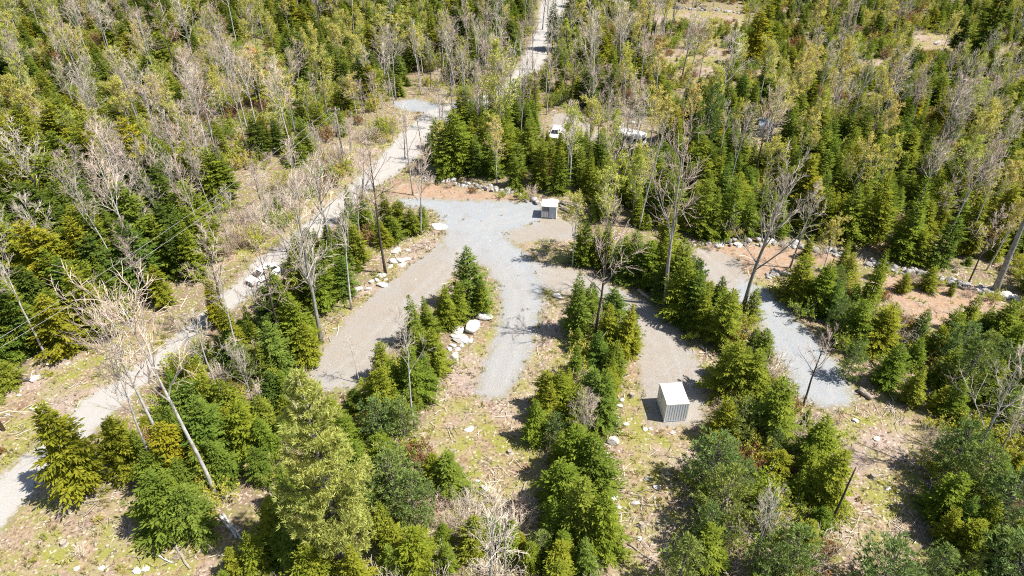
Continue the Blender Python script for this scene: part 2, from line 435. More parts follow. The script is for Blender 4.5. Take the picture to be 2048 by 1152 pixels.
    b = N(nt, 'ShaderNodeBump'); b.inputs['Strength'].default_value = 0.6; b.inputs['Distance'].default_value = 0.08
    L(nt, math_(nt, 'ADD', n_fine, math_(nt, 'MULTIPLY', n_grit, 0.6)), b.inputs['Height']); L(nt, b.outputs[0], p.inputs['Normal'])
    L(nt, p.outputs[0], out.inputs[0])
    return m
def ramp_s(nt, d, soft):
    n = nt.nodes.new('ShaderNodeMapRange'); n.interpolation_type = 'SMOOTHSTEP'
    nt.links.new(d, n.inputs['Value'])
    n.inputs['From Min'].default_value = soft; n.inputs['From Max'].default_value = -soft
    n.inputs['To Min'].default_value = 0.0; n.inputs['To Max'].default_value = 1.0
    return n.outputs[0]
M['ground'] = ground_mat()

# ------------------------------------------------------------------ ground and roads
def poly_center_dist(X, Y, pts):
    d = np.full(X.shape, 1e9)
    P = wpoly(pts)
    for i in range(len(P) - 1):
        x0, y0 = P[i]; ex, ey = P[i + 1] - P[i]
        t = np.clip(((X - x0) * ex + (Y - y0) * ey) / (ex * ex + ey * ey), 0, 1)
        d = np.minimum(d, np.hypot(X - x0 - t * ex, Y - y0 - t * ey))
    return d
ROAD_MID = [(-100, 1110), (0, 1010), (80, 935), (140, 870), (185, 828), (245, 782), (330, 706), (405, 642), (455, 602), (500, 562), (545, 522), (605, 478), (650, 436), (697, 396), (735, 362), (780, 325), (822, 288), (855, 245)]
TRACKS = [[(1000, 425), (950, 480), (900, 535), (840, 590), (780, 650), (720, 715), (665, 760)], [(1000, 420), (985, 480), (1020, 540), (1045, 590), (1040, 640), (1020, 700), (995, 770)],
          [(985, 480), (1060, 540), (1150, 562), (1220, 590), (1290, 640), (1330, 690), (1345, 740), (1348, 800)], [(1400, 510), (1450, 555), (1510, 600), (1560, 660), (1610, 725), (1650, 790)], [(800, 405), (880, 430), (960, 450), (1060, 430)]]
def ground_attrs(me, X, Y):
    def clampd(d): return np.clip(d, -6, 6)
    A = {'grass': clampd(sdf_many(GRASS, X, Y)), 'dirt': clampd(sdf_many(DIRT, X, Y)), 'brown': clampd(sdf_many(BROWN_GRAVEL, X, Y)),
         'blue': clampd(sdf_many(BLUE_GRAVEL, X, Y)), 'pale': clampd(sdf_many(PALE_ROAD, X, Y))}
    dm = poly_center_dist(X, Y, ROAD_MID)
    A['rut'] = np.exp(-((dm - 0.0) / 0.35) ** 2) * 0.7 + np.exp(-((dm - 1.6) / 0.3) ** 2) * 0.5
    ds = poly_center_dist(X, Y, [(905, 480), (960, 530), (1030, 580), (1040, 640), (1020, 700), (990, 780)])
    tr = np.zeros(X.shape)
    for c in TRACKS:
        dc = poly_center_dist(X, Y, c)
        tr = np.maximum(tr, np.exp(-((dc - 0.85) / 0.33) ** 2))
    A['tracks'] = tr
    A['worn'] = np.clip(1 - ds / 4.0, 0, 1)
    for k, v in A.items():
        a = me.attributes.new(k, 'FLOAT', 'POINT')
        a.data.foreach_set('value', v.astype(np.float32))
def grid_mesh(name, xs, ys, zoff=0.0, keep=None):
    X, Y = np.meshgrid(xs, ys)
    nx, ny = len(xs), len(ys)
    X = X.ravel(); Y = Y.ravel()
    i = np.arange((nx - 1) * (ny - 1)); r = i // (nx - 1); c = i % (nx - 1)
    q = np.stack([r * nx + c, r * nx + c + 1, (r + 1) * nx + c + 1, (r + 1) * nx + c], 1)
    if keep is not None:
        k = keep(X, Y)
        q = q[k[q].any(1)]
        used = np.unique(q)
        mp = np.zeros(len(X), int); mp[used] = np.arange(len(used))
        q = mp[q]; X = X[used]; Y = Y[used]
    Z = terrain(X, Y) + zoff
    me = bpy.data.meshes.new(name)
    me.vertices.add(len(X)); me.vertices.foreach_set('co', np.stack([X, Y, Z], 1).astype(np.float32).ravel())
    me.loops.add(q.size); me.loops.foreach_set('vertex_index', q.astype(np.int32).ravel())
    me.polygons.add(len(q)); me.polygons.foreach_set('loop_start', np.arange(0, q.size, 4, dtype=np.int32)); me.polygons.foreach_set('loop_total', np.full(len(q), 4, np.int32))
    me.polygons.foreach_set('use_smooth', np.ones(len(q), bool))
    ground_attrs(me, X, Y)
    me.materials.append(M['ground'])
    me.update(calc_edges=True)
    return me
xs = np.concatenate([[-2500, -1200, -600, -350, -240], np.arange(-180, 180.1, 1.0), [240, 350, 600, 1200, 2500]])
ys = np.concatenate([[-800, -300, -100, -20], np.arange(10, 270.1, 1.0), [300, 350, 450, 700, 1300, 2600, 4500]])
tag(link('ground', grid_mesh('ground', xs, ys)), kind='structure')
def road(name, polys, zoff):
    for p in polys:
        x0, y0 = p.min(0) - 2; x1, y1 = p.max(0) + 2
        st = 0.5
        me = grid_mesh(name, np.arange(x0, x1 + st, st), np.arange(y0, min(y1, 320) + st, st), zoff, keep=lambda X, Y, p=p: sdf(p, X, Y) < 2.2)
        tag(link(name, me), kind='structure')
road('gravel_drive', BROWN_GRAVEL, 0.030)
road('gravel_yard', BLUE_GRAVEL, 0.036)
road('dirt_road', PALE_ROAD, 0.042)

# ------------------------------------------------------------------ plants: patterns
def unit(v):
    return v / (np.linalg.norm(v, axis=-1, keepdims=True) + 1e-9)
def sprays(mb, O, D, Nn, Ln, W, tint, mat=0):
    """flat kite-shaped sprays: origin O, direction D, normal Nn, length Ln, width W"""
    O, D, Nn = map(np.asarray, (O, D, Nn))
    D = unit(D); S = unit(np.cross(D, Nn))
    n = len(O)
    Ln = np.asarray(Ln)[:, None]; W = np.asarray(W)[:, None]
    up = np.cross(S, D)
    V = np.stack([O, O + D * Ln * 0.5 + S * W * 0.5 - up * Ln * 0.04, O + D * Ln - up * Ln * 0.10, O + D * Ln * 0.5 - S * W * 0.5 - up * Ln * 0.04], 1).reshape(-1, 3)
    f = [(4 * i, 4 * i + 1, 4 * i + 2, 4 * i + 3) for i in range(n)]
    mb.add(V, f, np.repeat(tint, 4), mat)
def trunk_mb(H, r0, rg, wob=0.02, sides=6, top=0.1, seg=7, lean=(0, 0), taper=0.9):
    mb = MB()
    t = np.linspace(0, 1, seg)
    w = np.cumsum(rg.normal(0, wob * H / seg, (seg, 2)), axis=0); w[0] = 0
    pts = np.stack([w[:, 0] + lean[0] * t * H, w[:, 1] + lean[1] * t * H, t * H], 1)
    rad = r0 * ((1 - t) ** taper * (1 - top) + top); rad[0] *= 1.25
    pts[0, 2] = -0.3
    mb.tube(pts, rad, sides)
    return mb, pts, rad
def conifer(seed, H, Rr, levels, prof=0.85, base=0.05, sl=0.5, sw=0.2, dens=1.0, up0=-0.12, up1=0.55, gap=0.0, tilt=0.35):
    rg = np.random.default_rng(seed)
    mb = MB()
    O = []; D = []; Nn = []; Ln = []; W = []; T = []
    ph = rg.random(2) * 6.28
    zs = np.linspace(base, 0.985, levels) + rg.normal(0, 0.006, levels)
    for z in zs:
        t = min(max((z - base) / (1 - base), 0), 0.995)
        r = Rr * (1 - t) ** prof * (0.72 + 0.28 * min(1, t / 0.12)) + 0.06
        if rg.random() < gap: r *= 0.55
        nb = max(4, int(round(3.5 + 5.5 * (r / Rr) ** 0.7)))
        a0 = rg.random() * 6.28
        for k in range(nb):
            az = a0 + 6.283 * k / nb + rg.normal(0, 0.2)
            rr = r * rg.uniform(0.58, 1.22) * (1 + 0.2 * math.sin(2 * az + ph[0] + 5 * z) + 0.14 * math.sin(3 * az + ph[1] - 9 * z))
            el = up0 + (up1 - up0) * t ** 1.3 + rg.normal(0, 0.10)
            dirn = np.array([math.cos(az) * math.cos(el), math.sin(az) * math.cos(el), math.sin(el)])
            side = np.array([-math.sin(az), math.cos(az), 0.0])
            btint = rg.uniform(-0.22, 0.22)
            n = max(2, int(dens * rr / 0.13))
            for j in range(n):
                s = (0.22 + 0.78 * (j + rg.random()) / n)
                o = np.array([0, 0, z * H]) + dirn * rr * s + np.array([0, 0, 0.10 * rr * (s * s - s)])
                sg = 1 if j % 2 else -1
                ang = rg.uniform(0.5, 1.15) * sg if s < 0.93 else rg.uniform(-0.3, 0.3)
                d = dirn * math.cos(ang) + side * math.sin(ang) + np.array([0, 0, rg.normal(0.02, 0.14)])
                nn = np.array([rg.normal(0, tilt), rg.normal(0, tilt), 1.0])
                O.append(o); D.append(d); Nn.append(nn)
                l = sl * rg.uniform(0.7, 1.25) * (1.1 - 0.45 * s) * (0.65 + 0.35 * min(1, rr / 1.0))
                Ln.append(l); W.append(sw * rg.uniform(0.8, 1.2) * l / sl)
                T.append(np.clip(0.5 + btint + rg.normal(0, 0.16) + 0.18 * (s - 0.6), 0, 1))
    for k in range(10):                                    # leader
        O.append(np.array([0, 0, H * (0.93 + 0.007 * k)])); a = rg.random() * 6.28
        D.append(np.array([0.35 * math.cos(a), 0.35 * math.sin(a), 1.0])); Nn.append(np.array([math.cos(a), math.sin(a), 0.3]))
        Ln.append(0.3); W.append(0.1); T.append(0.6)
    sprays(mb, O, D, Nn, np.array(Ln), np.array(W), np.array(T))
    return mb
def pine(seed, H, Rr, levels, bare=0.12, tl=0.30, nt_=10, per=7, bw=0.2, tip=0.62):
    rg = np.random.default_rng(seed)
    mb = MB(); lim_mb = MB()
    O = []; D = []; Nn = []; Ln = []; W = []; T = []
    for li in range(levels):
        t = li / (levels - 1)
        z = H * (bare + (0.97 - bare) * t)
        r = Rr * (0.62 + 0.38 * math.sin(min(1, t * 2.6) * 1.57)) * (1 - t) ** tip + 0.35
        nb = rg.integers(5, 8)
        a0 = rg.random() * 6.28
        for k in range(nb):
            az = a0 + 6.283 * k / nb + rg.normal(0, 0.25)
            rr = r * rg.uniform(0.5, 1.2)
            el = 0.05 + 0.55 * t + rg.normal(0, 0.12)
            h = np.array([math.cos(az), math.sin(az), 0]); side = np.array([-h[1], h[0], 0])
            ss = np.linspace(0, 1, 4)
            bp = np.array([[0, 0, z]]) + h[None] * (rr * ss)[:, None] + np.stack([0 * ss, 0 * ss, rr * (ss * math.sin(el) + 0.18 * ss * ss)], 1)
            lim_mb.tube(bp, 0.012 * H * (1 - 0.75 * ss) * (1 - 0.6 * t) * 0.45 + 0.008, 4)
            btint = rg.uniform(-0.15, 0.15)
            for j in range(max(3, int(per * rr / 1.6))):
                s = 0.25 + 0.75 * rg.random() ** 0.7
                c = np.array([0, 0, z]) + h * rr * s + np.array([0, 0, rr * (s * math.sin(el) + 0.18 * s * s)]) + side * rg.normal(0, 0.17 * rr * (0.5 + 0.7 * s)) + np.array([0, 0, rg.normal(0.06, 0.07)])
                ax = h * 0.7 + np.array([0, 0, 0.75]) + rg.normal(0, 0.25, 3)
                for q in range(nt_):
                    d = unit(ax) + rg.normal(0, 0.55, 3)
                    O.append(c + unit(d) * 0.03); D.append(d); Nn.append(rg.normal(0, 1, 3)); l = tl * rg.uniform(0.7, 1.2)
                    Ln.append(l); W.append(l * bw); T.append(np.clip(0.5 + btint + rg.normal(0, 0.13), 0, 1))
    sprays(mb, O, D, Nn, np.array(Ln), np.array(W), np.array(T))
    return mb, lim_mb
def bare(seed, H, r0, start=0.4, n1=12, n2=5, n3=5, spread=0.55, buds=0, twr=0.011, wob=0.03, bmat=1, fork=False, budsize=0.13):
    """leafless tree: trunk MB, branches MB (mat 0 limbs, 1 twigs, 2 buds)"""
    rg = np.random.default_rng(seed)
    tm, pts, rad = trunk_mb(H, r0, rg, wob, 6, 0.08, 9, (rg.normal(0, 0.03), rg.normal(0, 0.03)), 0.8)
    mb = MB()
    BO = []
    tt = np.linspace(0, 1, len(pts))
    def at(t):
        return np.array([np.interp(t, tt, pts[:, k]) for k in range(3)]), np.interp(t, tt, rad)
    def curve(o, d, ln, n=4, up=0.25, w=0.10):
        p = [o]; d = unit(d)
        for i in range(n - 1):
            d = unit(d + np.array([0, 0, up / n]) + rg.normal(0, w, 3))
            p.append(p[-1] + d * ln / (n - 1))
        return np.array(p), d
    for i in range(n1):
        t = start + (0.97 - start) * ((i + rg.random()) / n1) ** 0.9
        o, r = at(t)
        az = i * 2.4 + rg.normal(0, 0.4)
        sp = spread * rg.uniform(0.75, 1.3) * (1.15 - 0.45 * t)
        d = np.array([math.cos(az) * math.sin(sp), math.sin(az) * math.sin(sp), math.cos(sp)])
        ln = H * rg.uniform(0.2, 0.36) * (1.18 - 0.75 * t) / (1 - 0.45 * start) * (1.35 if fork and i < 3 else 1)
        bp, bd = curve(o, d, ln, 5, 0.3, 0.13)
        br = max(0.014, r * rg.uniform(0.4, 0.62))
        mb.tube(bp, np.linspace(br, br * 0.3 + 0.004, 5), 4, 0.5, 0, False)
        for j in range(n2):
            s = 0.2 + 0.78 * (j + rg.random()) / n2
            k = s * 4; k0 = min(3, int(k)); o2 = bp[k0] + (bp[k0 + 1] - bp[k0]) * (k - k0)
            d2 = unit(bp[min(4, k0 + 1)] - bp[k0]) + rg.normal(0, 0.55, 3) + np.array([0, 0, 0.12])
            l2 = ln * rg.uniform(0.3, 0.55) * (1.15 - 0.6 * s)
            p2, _ = curve(o2, d2, l2, 4, 0.25, 0.15)
            r2 = max(twr * 1.3, br * 0.38 * (1 - 0.5 * s))
            mb.tube(p2, np.linspace(r2, twr, 4), 3, 0.5, bmat, False)
            for q in range(n3):
                s3 = 0.1 + 0.9 * (q + rg.random()) / n3
                k = s3 * 3; k0 = min(2, int(k)); o3 = p2[k0] + (p2[k0 + 1] - p2[k0]) * (k - k0)
                d3 = unit(p2[k0 + 1] - p2[k0]) + rg.normal(0, 0.5, 3) + np.array([0, 0, 0.15])
                l3 = min(1.3, l2 * rg.uniform(0.3, 0.6)) + 0.15
                p3, _ = curve(o3, d3, l3, 3, 0.2, 0.18)
                mb.tube(p3, np.array([twr, twr * 0.85, twr * 0.6]), 3, 0.5, bmat, False)
                BO.append(p3[2]); BO.append(p3[1])
    if buds:
        BO = np.array(BO)
        pick = rg.integers(0, len(BO), buds)
        O = BO[pick] + rg.normal(0, 0.06, (buds, 3))
        sprays(mb, O, rg.normal(0, 1, (buds, 3)), rg.normal(0, 1, (buds, 3)) + np.array([0, 0, 0.8]), budsize * rg.uniform(0.7, 1.4, buds), budsize * 0.6 * rg.uniform(0.7, 1.4, buds), rg.uniform(0.2, 0.9, buds), 2)
    return tm, mb
def shrub(seed, H, Rr, stems, buds=0, twr=0.010, budsize=0.09):
    rg = np.random.default_rng(seed)
    mb = MB(); BO = []
    for i in range(stems):
        az = rg.random() * 6.28; sp = rg.uniform(0.05, 0.75) * Rr / H * 1.6
        d = np.array([math.cos(az) * math.sin(sp), math.sin(az) * math.sin(sp), math.cos(sp)])
        o = np.array([math.cos(az), math.sin(az), 0]) * rg.random() * 0.35 * Rr
        o[2] = -0.1
        ln = H * rg.uniform(0.6, 1.05)
        p = [o]
        for k in range(3):
            d = unit(d + rg.normal(0, 0.13, 3)); p.append(p[-1] + d * ln / 3)
        p = np.array(p)
        mb.tube(p, np.array([twr * 1.7, twr * 1.4, twr, twr * 0.6]), 3, 0.5, 0, False)
        for j in range(7):
            s = 0.25 + 0.75 * rg.random(); k = s * 3; k0 = min(2, int(k)); o2 = p[k0] + (p[k0 + 1] - p[k0]) * (k - k0)
            d2 = unit(unit(p[k0 + 1] - p[k0]) + rg.normal(0, 0.5, 3)); l2 = ln * rg.uniform(0.15, 0.35)
            mb.tube(np.array([o2, o2 + d2 * l2 * 0.5, o2 + unit(d2 + rg.normal(0, 0.25, 3)) * l2]), np.array([twr * 0.9, twr * 0.8, twr * 0.5]), 3, 0.5, 0, False)
            BO.append(o2 + d2 * l2); BO.append(o2 + d2 * l2 * 0.5)
    if buds:
        BO = np.array(BO); pick = rg.integers(0, len(BO), buds)
        sprays(mb, BO[pick] + rg.normal(0, 0.05, (buds, 3)), rg.normal(0, 1, (buds, 3)), rg.normal(0, 1, (buds, 3)) + np.array([0, 0, 0.7]), budsize * rg.uniform(0.7, 1.5, buds), budsize * 0.65 * rg.uniform(0.7, 1.4, buds), rg.uniform(0.2, 0.9, buds), 1)
    return mb

# each pattern: (list of (part name, mesh), unit height)
PAT = {k: [] for k in ('young_fir', 'spruce_tree', 'white_pine', 'bare_tree', 'budding_tree', 'bare_shrub', 'leafing_shrub')}
def two(kind, H, crown_mesh, trunk_mesh):
    PAT[kind].append((H, [('crown', crown_mesh), ('trunk', trunk_mesh)]))
rg0 = np.random.default_rng(11)
for i in range(9):
    H = 7.0
    mb = conifer(100 + i, H, [1.85, 2.1, 1.6, 2.2, 1.75, 1.95, 2.3, 1.5, 2.0][i], [30, 27, 32, 26, 30, 28, 25, 34, 28][i], prof=[0.8, 0.72, 0.9, 0.66, 0.85, 0.75, 0.62, 0.95, 0.7][i], sl=0.50, sw=0.155, dens=1.75, gap=0.08, tilt=0.45)
    tm, _, _ = trunk_mb(H * 0.97, 0.10, rg0, 0.01)
    two('young_fir', H, mb.mesh('crown', M['fir']), tm.mesh('trunk', M['darkbark'], True))
for i in range(6):
    H = 10.0
    mb = conifer(200 + i, H, [2.7, 2.4, 3.0, 2.2, 2.6, 2.9][i], [30, 32, 28, 34, 30, 27][i], prof=[0.62, 0.7, 0.58, 0.8, 0.66, 0.55][i], base=[0.06, 0.12, 0.08, 0.2, 0.05, 0.1][i], sl=0.70, sw=0.22, dens=1.6, up0=-0.2, up1=0.3, gap=0.2, tilt=0.4)
    tm, _, _ = trunk_mb(H * 0.97, 0.17, rg0, 0.012)
    two('spruce_tree', H, mb.mesh('crown', M['spruce'] if i % 3 else M['dark']), tm.mesh('trunk', M['darkbark'], True))
for i in range(4):
    H = 6.5
    mb, lm = pine(300 + i, H, [2.1, 1.8, 2.3, 1.9][i], 11, bare=0.06, tl=0.34, nt_=9, per=9)
    tm, _, _ = trunk_mb(H * 0.96, 0.10, rg0, 0.012)
    PAT['white_pine'].append((H, [('crown', mb.mesh('crown', M['pine'])), ('trunk', tm.mesh('trunk', M['bark'], True)), ('limb_work', lm.mesh('limbs', M['darkbark']))]))
BARK = ['bark', 'bark', 'birch', 'bark', 'darkbark', 'birch', 'bark', 'bark']
for i in range(8):
    H = 13.0
    tm, mb = bare(400 + i, H, [0.16, 0.14, 0.135, 0.18, 0.15, 0.12, 0.13, 0.16][i], [0.35, 0.45, 0.5, 0.3, 0.4, 0.55, 0.38, 0.42][i], [13, 11, 11, 15, 12, 9, 13, 12][i], 6, 6, [0.58, 0.48, 0.52, 0.72, 0.62, 0.45, 0.54, 0.62][i], fork=(i in (0, 3, 7)), twr=0.0115)
    two('bare_tree', H, mb.mesh('crown', [M[BARK[i]], M['twig' if i % 2 else 'pinktwig'], M['bud']]), tm.mesh('trunk', M[BARK[i]], True))
for i in range(5):
    H = 11.0
    tm, mb = bare(500 + i, H, 0.12, [0.3, 0.4, 0.35, 0.45, 0.3][i], 12, 6, 5, [0.55, 0.5, 0.65, 0.5, 0.6][i], buds=3200, budsize=0.16)
    two('budding_tree', H, mb.mesh('crown', [M['bark'], M['twig'], M['bud']]), tm.mesh('trunk', M['birch' if i % 2 else 'bark'], True))
for i in range(5):
    PAT['bare_shrub'].append((2.4, [('stems', shrub(600 + i, 2.4, 1.4, 40, 0 if i < 3 else 60, twr=0.014).mesh('stems', [M['pinktwig' if i % 2 else 'twig'], M['rust']]))]))
for i in range(5):
    PAT['leafing_shrub'].append((2.4, [('stems', shrub(650 + i, 2.4, 1.4, 20, 1500, twr=0.010, budsize=0.15).mesh('stems', [M['twig'], M['leaf' if i % 3 else ('rust' if i else 'leaf')]]))]))

# ------------------------------------------------------------------ where plants stand
# base areas: (name, outline in photo pixels, spacing m, {kind: weight}, height range m)
Z = []
def zone(poly, spacing, mixk, hr): Z.append((wpoly(poly), spacing, mixk, hr))
zone([(925, 615), (985, 612), (975, 645), (905, 648), (888, 680), (880, 740), (868, 790), (850, 830), (820, 850), (760, 850), (722, 815), (722, 795), (765, 765), (812, 730), (806, 695), (832, 665), (875, 650)], 1.9, {'young_fir': 6, 'bare_shrub': 1.5, 'leafing_shrub': 2.5}, (2.5, 6.8))
zone([(722, 815), (850, 830), (850, 880), (920, 935), (910, 985), (850, 995), (830, 1040), (850, 1080), (760, 1110), (740, 1000)], 2.0, {'young_fir': 7, 'white_pine': 1, 'leafing_shrub': 2}, (3.0, 5.5))
zone([(1130, 625), (1160, 612), (1200, 628), (1250, 652), (1275, 684), (1255, 740), (1240, 800), (1225, 860), (1200, 900), (1200, 960), (1215, 1000), (1225, 1080), (1230, 1200), (1090, 1200), (1090, 1000), (1085, 940), (1090, 880), (1042, 862), (1092, 790), (1122, 740), (1150, 690)], 2.0, {'young_fir': 7, 'white_pine': 0.8, 'leafing_shrub': 2.2, 'bare_shrub': 0.8}, (2.5, 6.3))
zone([(1140, 512), (1200, 502), (1300, 522), (1340, 502), (1390, 522), (1420, 592), (1452, 602), (1470, 640), (1460, 690), (1430, 690), (1400, 680), (1362, 642), (1332, 612), (1300, 592), (1240, 567), (1192, 547), (1150, 532)], 2.1, {'young_fir': 7, 'leafing_shrub': 2.5, 'white_pine': 0.5}, (3.0, 7.5))
zone([(1440, 655), (1490, 632), (1520, 682), (1560, 732), (1580, 792), (1600, 832), (1640, 852), (1662, 900), (1670, 960), (1662, 1080), (1680, 1230), (1360, 1230), (1380, 1050), (1388, 960), (1395, 900), (1425, 862), (1445, 800), (1425, 740)], 2.0, {'young_fir': 5, 'white_pine': 1.0, 'leafing_shrub': 5, 'bare_shrub': 1.5}, (2.2, 5.5))
zone([(1565, 602), (1612, 572), (1690, 552), (1735, 602), (1780, 652), (1840, 672), (1900, 662), (1960, 642), (2048, 672), (2250, 700), (2350, 1250), (1850, 1250), (1848, 1000), (1852, 900), (1842, 830), (1790, 800), (1742, 780), (1712, 760), (1662, 700), (1622, 650)], 2.1, {'young_fir': 7, 'white_pine': 1.0, 'leafing_shrub': 3, 'bare_shrub': 1}, (2.6, 6.5))
zone([(700, 432), (800, 442), (860, 470), (840, 490), (790, 485), (722, 530), (702, 590), (642, 640), (627, 700), (602, 745), (560, 765), (520, 765), (500, 700), (530, 602), (560, 562), (620, 502), (680, 452)], 2.3, {'young_fir': 7, 'spruce_tree': 1, 'leafing_shrub': 1.5, 'bare_shrub': 1, 'bare_tree': 1}, (4.0, 7.0))
zone([(250, 855), (330, 765), (430, 685), (500, 645), (600, 765), (580, 830), (540, 870), (540, 950), (500, 1000), (440, 980), (430, 1040), (380, 1080), (310, 1060), (290, 1000), (250, 950), (210, 930)], 2.2, {'young_fir': 5, 'spruce_tree': 1.3, 'leafing_shrub': 2.0, 'bare_shrub': 1.5, 'bare_tree': 0.5}, (3.5, 6.5))
zone([(540, 830), (600, 770), (720, 800), (740, 1000), (760, 1080), (540, 1010)], 2.3, {'young_fir': 6, 'bare_shrub': 3, 'leafing_shrub': 3}, (3.0, 5.5))
zone([(430, 1110), (540, 1010), (600, 1040), (760, 1080), (850, 1090), (1080, 1060), (1090, 1152), (1090, 1250), (380, 1250)], 2.1, {'young_fir': 6, 'leafing_shrub': 2, 'bare_shrub': 2, 'white_pine': 0.4}, (3.0, 5.0))
zone([(-300, 300), (200, 330), (430, 350), (460, 400), (430, 470), (400, 560), (350, 640), (250, 650), (180, 690), (100, 720), (30, 762), (-100, 810), (-300, 850)], 2.8, {'spruce_tree': 6, 'young_fir': 5, 'bare_tree': 1.6, 'budding_tree': 0.6}, (6.0, 10.5))
zone([(860, 220), (1000, 200), (1100, 225), (1100, 270), (1240, 300), (1380, 300), (1390, 480), (1180, 440), (1080, 395), (960, 370), (850, 350), (880, 280)], 2.4, {'young_fir': 8, 'bare_tree': 1.0, 'budding_tree': 0.8, 'leafing_shrub': 1.5}, (5.0, 8.5))
zone([(1380, 200), (2350, 230), (2350, 640), (2048, 612), (1860, 558), (1740, 528), (1660, 496), (1560, 478), (1390, 480)], 2.5, {'young_fir': 9, 'spruce_tree': 0.8, 'bare_tree': 0.45, 'budding_tree': 0.8, 'leafing_shrub': 5}, (4.0, 7.5))
zone([(-400, -60), (830, -60), (860, 120), (800, 190), (600, 330), (430, 350), (200, 330), (-400, 300)], 2.6, {'young_fir': 6, 'spruce_tree': 1.2, 'bare_tree': 0.8, 'budding_tree': 1.4, 'bare_shrub': 0.6, 'leafing_shrub': 11}, (4.0, 7.0))
zone([(830, -60), (1400, -60), (1380, 200), (1380, 300), (1240, 300), (1100, 225), (1000, 200), (830, 190), (850, 100)], 2.9, {'young_fir': 5, 'spruce_tree': 1.2, 'bare_tree': 1.1, 'budding_tree': 1.4, 'leafing_shrub': 6, 'bare_shrub': 1}, (4.0, 7.0))
zone([(1400, -60), (2500, -60), (2500, 250), (1380, 200)], 2.8, {'young_fir': 7, 'spruce_tree': 0.6, 'bare_tree': 0.35, 'budding_tree': 0.7, 'leafing_shrub': 7, 'bare_shrub': 0.6}, (3.0, 5.5))
zone([(440, 500), (520, 415), (620, 345), (700, 292), (790, 235), (820, 235), (790, 270), (700, 345), (620, 415), (540, 480), (470, 520)], 1.55, {'bare_shrub': 8, 'leafing_shrub': 2.0, 'bare_tree': 2.2, 'young_fir': 0.3}, (2.0, 3.2))
zone([(-400, -160), (2500, -160), (2500, -60), (-400, -60)], 4.5, {'young_fir': 5, 'spruce_tree': 3, 'bare_tree': 3, 'budding_tree': 2}, (7.0, 11.0))
# dry clearings carry a few shrubs
zone([(860, 1000), (1070, 1000), (1080, 1100), (870, 1100)], 2.2, {'bare_shrub': 6, 'leafing_shrub': 2, 'young_fir': 0.5}, (1.6, 2.8))
zone([(1230, 10), (1520, 15), (1520, 160), (1230, 160)], 3.0, {'leafing_shrub': 4, 'bare_shrub': 4, 'young_fir': 1}, (1.0, 1.9))
zone([(1690, 40), (2080, 40), (2080, 145), (1690, 145)], 3.0, {'leafing_shrub': 4, 'bare_shrub': 4, 'young_fir': 1}, (1.0, 1.9))
zone([(-100, 840), (200, 700), (260, 700), (60, 880), (-60, 960)], 4.5, {'leafing_shrub': 3, 'bare_shrub': 2}, (0.5, 1.1))
zone([(0, 1100), (220, 1030), (400, 1100), (420, 1200), (-100, 1200)], 4.0, {'leafing_shrub': 3, 'bare_shrub': 2}, (0.5, 1.3))

placed = []       # dicts: kind, x, y, h, pat, rot, radius, hand
def pick_pat(kind, r): return int(r.integers(0, len(PAT[kind])))
def put(kind, bx, by, ty=None, h=None, pat=None, rot=None, wide=1.0, note=None):
    g = gpt(bx, by)
    hh = h if h else height_for(bx, by, ty)
    placed.append(dict(kind=kind, x=g[0], y=g[1], h=hh, pat=pick_pat(kind, rng) if pat is None else pat, rot=rng.random() * 6.28 if rot is None else rot, wide=wide, hand=True, note=note))
